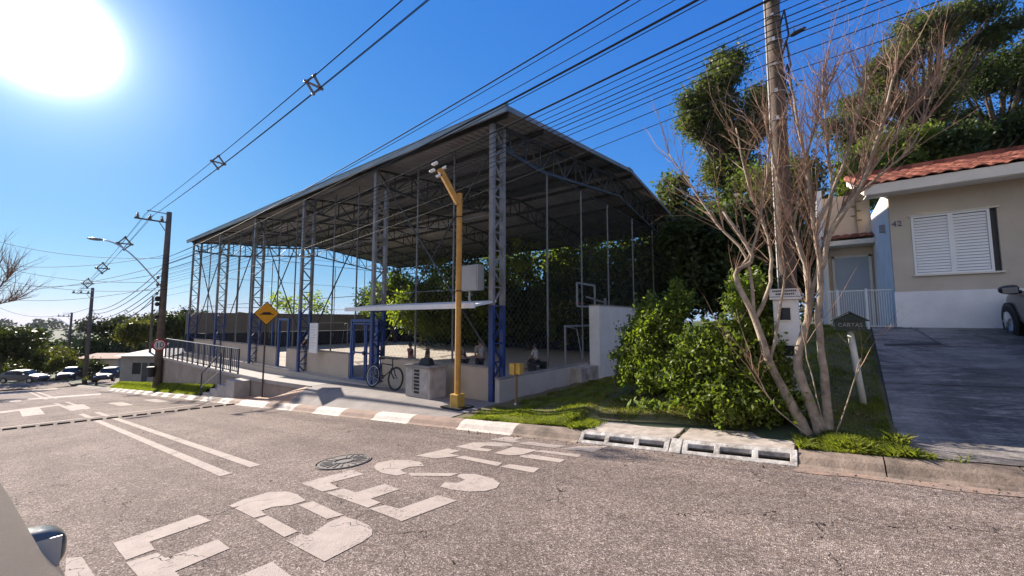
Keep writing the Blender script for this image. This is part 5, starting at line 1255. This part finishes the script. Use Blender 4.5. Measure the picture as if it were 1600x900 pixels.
# pale blossoming tree behind the screen wall
d = 42
tree(onG(470, d), [bl(452, 476, d, 1.6, 1.4, 1.2), bl(485, 470, d, 1.5, 1.4, 1.0), bl(500, 482, d, 1.4, 1.2, .8), bl(432, 465, d, 1.0, 1, .9)], L_LIT, 'sparse pale leaved small tree above the grey screen wall', n=90, per=9, cs=.3, ls=.2, tr=.08, shell=.2)
L_STR = leafmat('leaf_street', (.018, .026, .010), (.055, .066, .020), .4, .25)
L_STY = leafmat('leaf_street_yellow', (.05, .055, .012), (.14, .135, .03), .5, .3)
# street trees down the hill on the left
def small_tree(px, py, d, r, lm, lab, n=200, **k):
    b = dep(px, py, d); bs = [(b.x, b.y, b.z, r, r, r * .75)] + [(b.x + rng.normal() * r * .8, b.y + rng.normal() * r * .8, b.z + rng.uniform(-.4, .4) * r, r * .6, r * .6, r * .45) for _ in range(4)]
    return tree((b.x, b.y, b.z - 2.2 * r - 1), bs, lm, lab, n=n, per=20, cs=r * .16, ls=r * .11, tr=.16, group='trees down the street', **k)
small_tree(8, 545, 56, 2.6, L_STY, 'green tree at the left edge above the silver car')
small_tree(-5, 535, 46, 2.6, L_STR, 'darker tree cut by the left edge')
small_tree(78, 560, 60, 2.2, L_STY, 'yellow green tree between silver car and black car')
small_tree(100, 570, 58, 1.8, L_STY, 'low yellow green tree beside the black car')
small_tree(140, 578, 52, 1.4, L_STR, 'small bush between the parked cars', 120)
small_tree(150, 590, 46, .6, L_STY, 'low flowering shrub on the verge between the parked cars', 60, )
small_tree(212, 520, 56, 2.2, L_STY, 'palm like light green tree above the grey roof')
small_tree(270, 510, 60, 2.4, L_STR, 'green tree between the speed sign pole and the court')
small_tree(290, 500, 64, 2.2, L_STR, 'dark tree at the far corner of the court')
small_tree(180, 515, 75, 3.0, L_STR, 'dark round tree behind the carport')
small_tree(150, 545, 68, 2.2, L_STR, 'mid green tree above the dark blue car')
small_tree(235, 508, 80, 3.0, L_STR, 'dark tree behind the slim leaning post')
# the far wood in the valley
P = []
for k in range(900):
    px = rng.uniform(-260, 420) if rng.random() < .75 else rng.uniform(-900, 2400); dd = rng.uniform(85, 520) if rng.random() < .8 else rng.uniform(400, 1100); q = dep(px, 500, dd)
    if q.y < -300: continue
    if q.x > -60 and q.y < 60: continue
    z = G(q.x, q.y); s = rng.uniform(2.5, 6.0) * (1 + dd / 700); h_ = min(z + s * 1.2, EYE + 10)
    c = np.array([q.x, q.y, z + s * .8]) ; kk = int(60); dv = rng.normal(size=(kk, 3)); dv /= np.linalg.norm(dv, axis=1)[:, None]; P.append((c + dv * rng.uniform(.5, 1, (kk, 1)) * np.array([s * 1.1, s * 1.1, s * .8]), s))
big = np.concatenate([p for p, s in P]); sz = np.concatenate([np.full(len(p), s) for p, s in P])
def sized(P, sz, name, mat):
    n = len(P); d = rng.normal(size=(n, 3)); d /= np.linalg.norm(d, axis=1)[:, None]; u = np.cross(d, rng.normal(size=(n, 3))); u /= np.linalg.norm(u, axis=1)[:, None]; s = (sz * .28)[:, None]
    V = np.stack([P - d * s, P + u * s * .7, P + d * s, P - u * s * .7], 1).reshape(-1, 3); i = np.arange(n)[:, None] * 4
    return quadmesh(name, V, np.concatenate([i, i + 1, i + 2, i + 3], 1), mat)
tag(sized(big, sz, 'distant_wood', leafmat('leaf_far', (.016, .024, .010), (.042, .054, .018), .05, .2)), 'far woodland filling the valley and the hills to the horizon', kind='stuff')

# houses down the hill
def hut(px0, px1, pyt, pyb, d, roofc, wallc, label, dep_=6):
    a = dep(px0, pyb, d); b = dep(px1, pyb, d); t = dep(px0, pyt, d); cx_ = (a + b) / 2; w = (b - a).length; h_ = t.z - a.z
    e = empty('small_house', (cx_.x, cx_.y, cx_.z), label, 'house', 'houses down the hill', rz=YAW)
    m = MB(); m.box(-w / 2, w / 2, 0, dep_, -2, h_); m.build('wall', wallc, e)
    m = MB(); m.prism([(-w / 2 - .4, -.5, h_), (-w / 2 - .4, dep_ + .5, h_), (-w / 2 - .4, dep_ / 2, h_ + w * .05 + .25)], (w + .8, 0, 0)); m.build('roof', roofc, e)
    for a_, b_ in ((-.25, -.08), (.1, .28)): m = MB(); m.box(w * a_, w * b_, -.03, -.005, h_ * .35, h_ * .75); m.build('window', GLASS, e)
    m = MB(); m.box(-w * .05, w * .06, -.03, -.005, -.2, h_ * .75); m.build('door', STEEL, e)
    return e
RG = M('roof_pale', (.36, .33, .31), .8, .3, 2); RT2 = M('roof_clay_far', (.30, .17, .12), .9, .3, 2)
hut(186, 262, 556, 600, 44, RG, M('wall_far', (.30, .28, .26), .9, .2, 1), 'grey walled house with long light grey roof behind the slim post', 9)
hut(120, 182, 560, 596, 60, RT2, HBEIGE, 'low brown roofed house behind the dark blue car')
hut(60, 118, 566, 596, 76, RT2, HBEIGE2, 'small house half hidden by the yellow green tree')

# bushes
def bush(blobs, base, label, n, stems):
    e = empty('bush', base, label, 'bush'); P = cloud(blobs, int(n * 1.5), 24, .085, shell=.5)
    c0 = P.mean(0); a_ = np.arctan2(P[:, 2] - c0[2], P[:, 0] - c0[0]); P = c0 + (P - c0) * (1 + .10 * np.sin(7 * a_ + 1) * np.sin(3.1 * a_) + .07 * np.sin(17 * a_))[:, None]
    keep = np.sin(P[:, 0] * 9.1 + 2 * np.sin(P[:, 2] * 7)) * np.sin(P[:, 2] * 11.3 + P[:, 1] * 6) > -.62; P = P[keep | (rng.random(len(P)) < .35)]
    sh = []
    for q in range(26):
        b = blobs[rng.integers(len(blobs))]; t0 = np.array([b[0] + rng.uniform(-.8, .8) * b[3], b[1] + rng.uniform(-.6, .6) * b[4], b[2] + b[5] * .62]); L_ = rng.uniform(.12, .36); dr_ = np.array([rng.normal() * .22, rng.normal() * .2, 1])
        k_ = int(60 * L_ / .4); sh.append(t0 + dr_ * (rng.random(k_) * L_)[:, None] + rng.normal(size=(k_, 3)) * .035)
    P = np.concatenate([P] + sh)
    z0 = np.array([bank(p[0], p[1]) for p in P[:, :2]]); P = P[P[:, 2] > z0 + .03]
    leaves(P, .043, 'foliage', L_BUSH, e, 1.9)
    m = MB()
    for b in blobs:
        for q in range(stems):
            d_ = Vector(rng.normal(size=3)).normalized(); t = Vector((b[0] + d_.x * b[3] * .8, b[1] + d_.y * b[4] * .8, b[2] + abs(d_.z) * b[5] * .9)); s0 = Vector(base) + Vector((rng.normal() * .25, rng.normal() * .12, -.05)); m.tube([s0, s0.lerp(t, .5) + Vector((0, 0, .1)), t], [.018, .012, .004], 5, cap=False)
    local(m, e).build('stems', BARKD, e); return e
def bb(px, py, y, rx, ry, rz_): p = hy(px, py, y); k = .92 * y / (8.4 if y < 8.3 else 9.6) ; return (p.x, p.y, p.z, rx * k, ry * k, rz_ * k)
yb_ = 7.15
B1 = [bb(1135, 555, yb_, .88, .6, .55), bb(1165, 575, yb_, .85, .6, .62), bb(1085, 585, yb_, .60, .5, .42), bb(1150, 620, yb_ - .1, 1.1, .65, .45), bb(1186, 515, yb_ + .25, .30, .35, .45), bb(1160, 480, yb_, .22, .25, .45), bb(1105, 530, yb_ - .1, .45, .4, .26), bb(1205, 625, 6.95, .42, .3, .34), bb(1058, 605, yb_ - .15, .36, .36, .3), bb(1180, 465, yb_ + .1, .16, .16, .3), bb(1190, 540, yb_, .28, .3, .4)]
bush(B1, (hy(1140, 640, yb_).x, yb_, bank(hy(1140, 640, yb_).x, yb_)), 'large dense bush with yellow green shoots left of the bare tree', 1500, 5)
yb2 = 7.9
B2 = [bb(1015, 530, yb2, .58, .45, .55), bb(1042, 505, yb2, .34, .35, .42), bb(992, 565, yb2, .46, .4, .4), bb(1028, 580, yb2 - .15, .46, .4, .4), bb(1012, 490, yb2, .2, .22, .26), bb(1060, 478, yb2, .16, .18, .36)]
bush(B2, (hy(1010, 600, yb2).x, yb2, bank(hy(1010, 600, yb2).x, yb2)), 'upright green bush against the tall white wall, left of the large bush', 900, 5)
# bare tree: a few smooth trunks, limbs and a fan of whips
def bare_tree(base, limbs, name, label, whips, seed, mat, wr=.012, lw=(.8, 2.0), wk=1.9):
    rg = random.Random(seed); e = empty(name, base, label, 'bare tree'); m = MB(); tw = MB()
    def twig(p, d, L, r, lvl):
        pts = [p]; q = p.copy(); dd = d.copy(); n = 5 if lvl < 2 else 4; rs = [r]
        for i in range(n):
            dd = (dd + Vector((rg.gauss(0, .13), rg.gauss(0, .13), rg.gauss(.05, .08)))).normalized(); q = q + dd * (L / n); pts.append(q.copy()); rs.append(r * (1 - .78 * (i + 1) / n))
        tw.tube(pts, rs, 5 if r > .006 else 3, cap=False)
        if lvl < 2:
            for _ in range(rg.randint(2, 4) if lvl == 0 else rg.randint(1, 3)):
                i = rg.randint(1, n - 1); nd = (dd + Vector((rg.gauss(0, .42), rg.gauss(0, .42), rg.gauss(.1, .25)))).normalized(); twig(pts[i], nd, L * rg.uniform(.35, .62), rs[i] * .6, lvl + 1)
    for L_, r0, r1, nw in limbs:
        P_ = [Vector(p) for p in L_]; k = len(P_); S_ = []
        for i in range(k - 1):                     # smooth the limb
            p0 = P_[max(i - 1, 0)]; p1, p2 = P_[i], P_[i + 1]; p3 = P_[min(i + 2, k - 1)]
            for t in (0, .25, .5, .75): S_.append(.5 * ((2 * p1) + (p2 - p0) * t + (2 * p0 - 5 * p1 + 4 * p2 - p3) * t * t + (-p0 + 3 * p1 - 3 * p2 + p3) * t ** 3) + Vector((rg.gauss(0, .006), rg.gauss(0, .006), 0)))
        S_.append(P_[-1]); n = len(S_); m.tube(S_, [lerp(r0, r1, (i / (n - 1)) ** .8) * rg.uniform(.93, 1.07) for i in range(n)], 9)
        for _ in range(int(nw * wk)):
            i = rg.randint(int(n * .45), n - 1); d0 = (S_[min(i + 1, n - 1)] - S_[i - 1]).normalized()
            side = Vector((rg.gauss(0, .5), rg.gauss(0, .45), rg.uniform(.0, .7))); twig(S_[i], (d0 * .9 + side * .75).normalized(), rg.uniform(*lw), wr * rg.uniform(.6, 1.2), 0)
    local(m, e).build('trunk', mat, e, smooth=True); local(tw, e).build('branches', TWIG, e); return e
Y = 6.75
def l(*pts): return [tuple(hy(px, py, Y + dy)) for px, py, dy in pts]
gb0 = bank(-.1, Y) - .05
base = (-.13, Y, bank(-.13, Y))
limbs = [
    (l((1272, 695, 0), (1240, 640, 0), (1205, 570, -.02), (1180, 500, -.05), (1150, 430, -.1), (1175, 400, -.12), (1130, 330, -.2)), .075, .02, 5),
    (l((1285, 690, 0), (1262, 620, .03), (1245, 560, .05), (1262, 500, .05), (1262, 430, .08), (1240, 360, .1), (1215, 280, .15), (1195, 180, .2)), .075, .014, 13),
    (l((1296, 695, .02), (1290, 600, .03), (1280, 520, .0), (1282, 420, -.02), (1272, 350, -.05), (1262, 270, -.1), (1240, 150, -.1)), .06, .014, 14),
    (l((1282, 420, -.02), (1300, 360, -.1), (1345, 290, -.2), (1375, 200, -.3), (1400, 110, -.35)), .036, .012, 13),
    (l((1272, 360, -.05), (1300, 300, 0), (1330, 220, .1), (1350, 120, .2)), .03, .010, 12),
    (l((1262, 500, .05), (1285, 390, .12), (1320, 320, .25), (1380, 240, .3), (1440, 150, .35)), .032, .010, 12),
    (l((1180, 500, -.05), (1205, 440, 0), (1200, 370, .05), (1170, 290, .1), (1150, 200, .1)), .032, .010, 10),
    (l((1180, 500, -.05), (1165, 400, -.1), (1120, 350, -.1), (1080, 290, -.1), (1045, 240, -.1)), .028, .007, 8),
    (l((1150, 430, -.1), (1175, 390, -.1), (1190, 330, -.1), (1200, 260, -.2), (1205, 200, -.2)), .024, .008, 8),
    (l((1285, 390, .12), (1300, 300, .1), (1290, 200, .1), (1285, 120, .1)), .024, .008, 12),
    (l((1240, 360, .1), (1250, 290, .15), (1270, 210, .2), (1300, 120, .2)), .022, .008, 10),
    (l((1205, 570, -.02), (1215, 500, .1), (1225, 440, .15), (1220, 360, .2), (1225, 260, .25)), .026, .008, 8),
    (l((1320, 320, .25), (1380, 270, .2), (1430, 220, .2), (1465, 120, .1)), .02, .006, 8),
    (l((1275, 690, -.1), (1215, 640, -.2), (1185, 590, -.3)), .012, .004, 2),
    (l((1290, 680, -.1), (1262, 560, -.2), (1250, 500, -.3)), .010, .004, 1),
    (l((1300, 690, -.1), (1325, 620, -.2), (1345, 560, -.2)), .010, .004, 1)]
bare_tree(base, limbs, 'bare_tree', 'leafless multi stemmed tree with smooth pale trunks beside the driveway', 0, 3, BARK, wr=.007, lw=(.5, 1.4), wk=2.9)
# a bare tree cut by the left edge, far down the street
d = 40
def fl(*pts): return [tuple(dep(px, py, d + z)) for px, py, z in pts]
bare_tree(tuple(dep(-60, 560, d)), [(fl((-60, 560, 0), (-50, 500, 0), (-30, 450, 0), (-5, 400, 0)), .25, .03, 18), (fl((-50, 500, 0), (-10, 460, 1), (15, 430, 1)), .12, .02, 16), (fl((-50, 510, 0), (-15, 480, -1), (20, 470, -1)), .1, .02, 14)], 'bare_tree', 'distant leafless tree reaching in from the left edge', 0, 9, BARKD, wr=.04, lw=(1.5, 4))
# small palm like plants beside the bush
def palm(px, py, d, H, lab):
    b = dep(px, py, d); e = empty('palm_tree', b, lab, 'palm', 'palms down the hill'); m = MB(); m.tube([(0, 0, -1), (0, 0, H)], [.18, .12], 8); m.build('trunk', BARKD, e)
    V = []; Fq = []
    for k in range(26):
        a = rng.uniform(0, 2 * pi); el = rng.uniform(-.1, 1.1); L = H * .45
        for j in range(12):
            t0 = j / 12; r_ = L * t0; z = H + r_ * sin(el) - r_ * r_ * .22 * 2 / L; c = np.array([r_ * cos(el) * cos(a), r_ * cos(el) * sin(a), z]); sd = np.array([-sin(a), cos(a), 0])
            for s2 in (-1, 1):
                tip_ = c + sd * s2 * .32 * L * (1 - abs(t0 - .4)) * .5 + np.array([cos(a), sin(a), -.5]) * .12 * L; o = len(V); V += [c, c + np.array([cos(a), sin(a), 0]) * .05 * L, tip_, tip_ * .999]; Fq.append((o, o + 1, o + 2, o + 3))
    quadmesh('fronds', V, Fq, L_LIT, e)
palm(205, 560, 58, 3.4, 'palm with drooping fronds above the grey roof'); palm(228, 552, 60, 3.6, 'second palm right of the slim post')

# ------------------------------------------------------------------ grass
def grass(name, pts, hgt, mat, label, lean=.5):
    P = np.array(pts); n = len(P); a = rng.uniform(0, 2 * pi, n); h_ = hgt * rng.uniform(.5, 1.35, n) * (P[:, 3] if P.shape[1] > 3 else 1); w = .0026 + .0028 * rng.random(n)
    dx = np.cos(a) * w; dy = np.sin(a) * w; lx = rng.normal(size=n) * lean * h_; ly = rng.normal(size=n) * lean * h_
    B0 = np.stack([P[:, 0] - dx, P[:, 1] - dy, P[:, 2]], 1); B1 = np.stack([P[:, 0] + dx, P[:, 1] + dy, P[:, 2]], 1)
    M1 = np.stack([P[:, 0] + dx * .7 + lx * .4, P[:, 1] + dy * .7 + ly * .4, P[:, 2] + h_ * .6], 1); T = np.stack([P[:, 0] + lx, P[:, 1] + ly, P[:, 2] + h_], 1)
    V = np.stack([B0, B1, M1, T], 1).reshape(-1, 3); i = np.arange(n)[:, None] * 4
    return tag(quadmesh(name, V, np.concatenate([i, i + 1, i + 2, i + 3], 1), mat), label, kind='stuff')
L_GRASS = leafmat('grass_blade', (.085, .105, .022), (.22, .235, .045), 2.2, .5, (.38, .31, .10))
pts = []
while len(pts) < 170000:
    x = rng.uniform(-6.3, .85); y = 6.27 + 8.5 * rng.random() ** 1.7
    if x > dxl(y) - .05 and y > 6.4: continue
    if x > -3.22 and x < -.28 and y < 6.83: continue
    if x < -6.05 + .08 * sin(y * 5) and y > 7.6: continue
    if x < -6.22 + .1 * sin(y * 9): continue
    if sin(x * 2.1 + 1.7 * sin(y * 1.9)) * sin(y * 3.3 - x * 1.2) > .45 and rng.random() < .4: continue
    cl = .6 + .8 * max(0, sin(x * 4.3 + 1.3 * sin(y * 3)) * sin(y * 5.1 + x))
    pts.append((x, y, bankn(x, y) - .005, cl))
grass('grass', pts, .048, L_GRASS, 'sunlit short green grass on the bank between pavement and driveway')
pts = []
for _ in range(11000):
    x = rng.normal(.2, .38); y = rng.uniform(6.22, 6.6) - .02
    if x < -.26 or x > 1.2 or (x > .75 and y > 6.33): continue
    pts.append((x, y, bankn(x, max(y, 6.25)), .5 + 1.3 * abs(sin(x * 6.3) * sin(x * 2.9 + y * 9))))
for _ in range(2500):
    x = rng.normal(-3.35, .10); y = rng.uniform(6.2, 6.7); pts.append((x, y, bankn(x, max(y, 6.25)), 1.5))
grass('grass', pts, .058, L_GRASS, 'longer grass tufts along the kerb at the foot of the bare tree', .6)
pts = [(x, y, vg(x, y), 1) for x, y in zip(rng.uniform(-50, -24.6, 30000), rng.uniform(6.26, 6.94, 30000))]
grass('grass', pts, .09, L_GRASS, 'strip of grass below the retaining wall by the speed sign pole')
# broad leaved weeds and a white flower tuft on the bank, fallen leaves
pw = hy(1015, 640, 7.3)
e = empty('weed_tuft', (pw.x, 7.3, bank(pw.x, 7.3)), 'low leafy weed tuft with pale leaves on the sunlit grass', 'weed')
P = np.array([[pw.x, 7.3, bank(pw.x, 7.3) + .05]]) + rng.normal(size=(120, 3)) * np.array([.2, .12, .03]); leaves(P, .07, 'leaves', leafmat('leaf_weed', (.08, .12, .03), (.26, .32, .08), 20, .3), e, 2.2)
m = MB(); m.tube([(0, 0, -.05), (0, 0, .06)], .008, 5); m.build('stem', BARKD, e)
P = []
for _ in range(420):
    x = rng.uniform(-4, .6); y = rng.uniform(6.9, 8.4); P.append((x, y, bankn(x, y) + .03))
tag(leaves(np.array(P), .032, 'fallen_leaves', leafmat('leaf_dry', (.10, .055, .02), (.25, .15, .07), 30, .1), None, 1.6), 'dry brown leaves scattered in the grass under the bushes', kind='stuff')
P = []
for _ in range(260):
    x = rng.uniform(-9, 6); y = 5.90 - abs(rng.normal()) * .12; P.append((x, y, road_z(x, y) + .012))
for _ in range(60):
    x = rng.uniform(-14, 5); y = rng.uniform(1, 5.8); P.append((x, y, road_z(x, y) + .010))
tag(leaves(np.array(P), .022, 'gutter_leaves', leafmat('leaf_gutter', (.08, .05, .03), (.20, .13, .07), 30, .1), None, 1.4), 'small dry leaves and grit lying along the gutter and on the asphalt', kind='stuff')
# thin even air over the whole place
m = MB(); m.box(-4300, 2700, -2700, 3400, -48, 60)
hzm = bpy.data.materials.new('haze_air'); hzm.use_nodes = True; nt = hzm.node_tree; nt.nodes.clear()
pv = nt.nodes.new('ShaderNodeVolumePrincipled'); pv.inputs['Color'].default_value = (.86, .91, 1, 1); pv.inputs['Density'].default_value = .00006; pv.inputs['Anisotropy'].default_value = .0
mo = nt.nodes.new('ShaderNodeOutputMaterial'); nt.links.new(pv.outputs[0], mo.inputs['Volume'])
tag(m.build('haze', hzm), 'thin pale air that makes the far valley fade', kind='stuff')
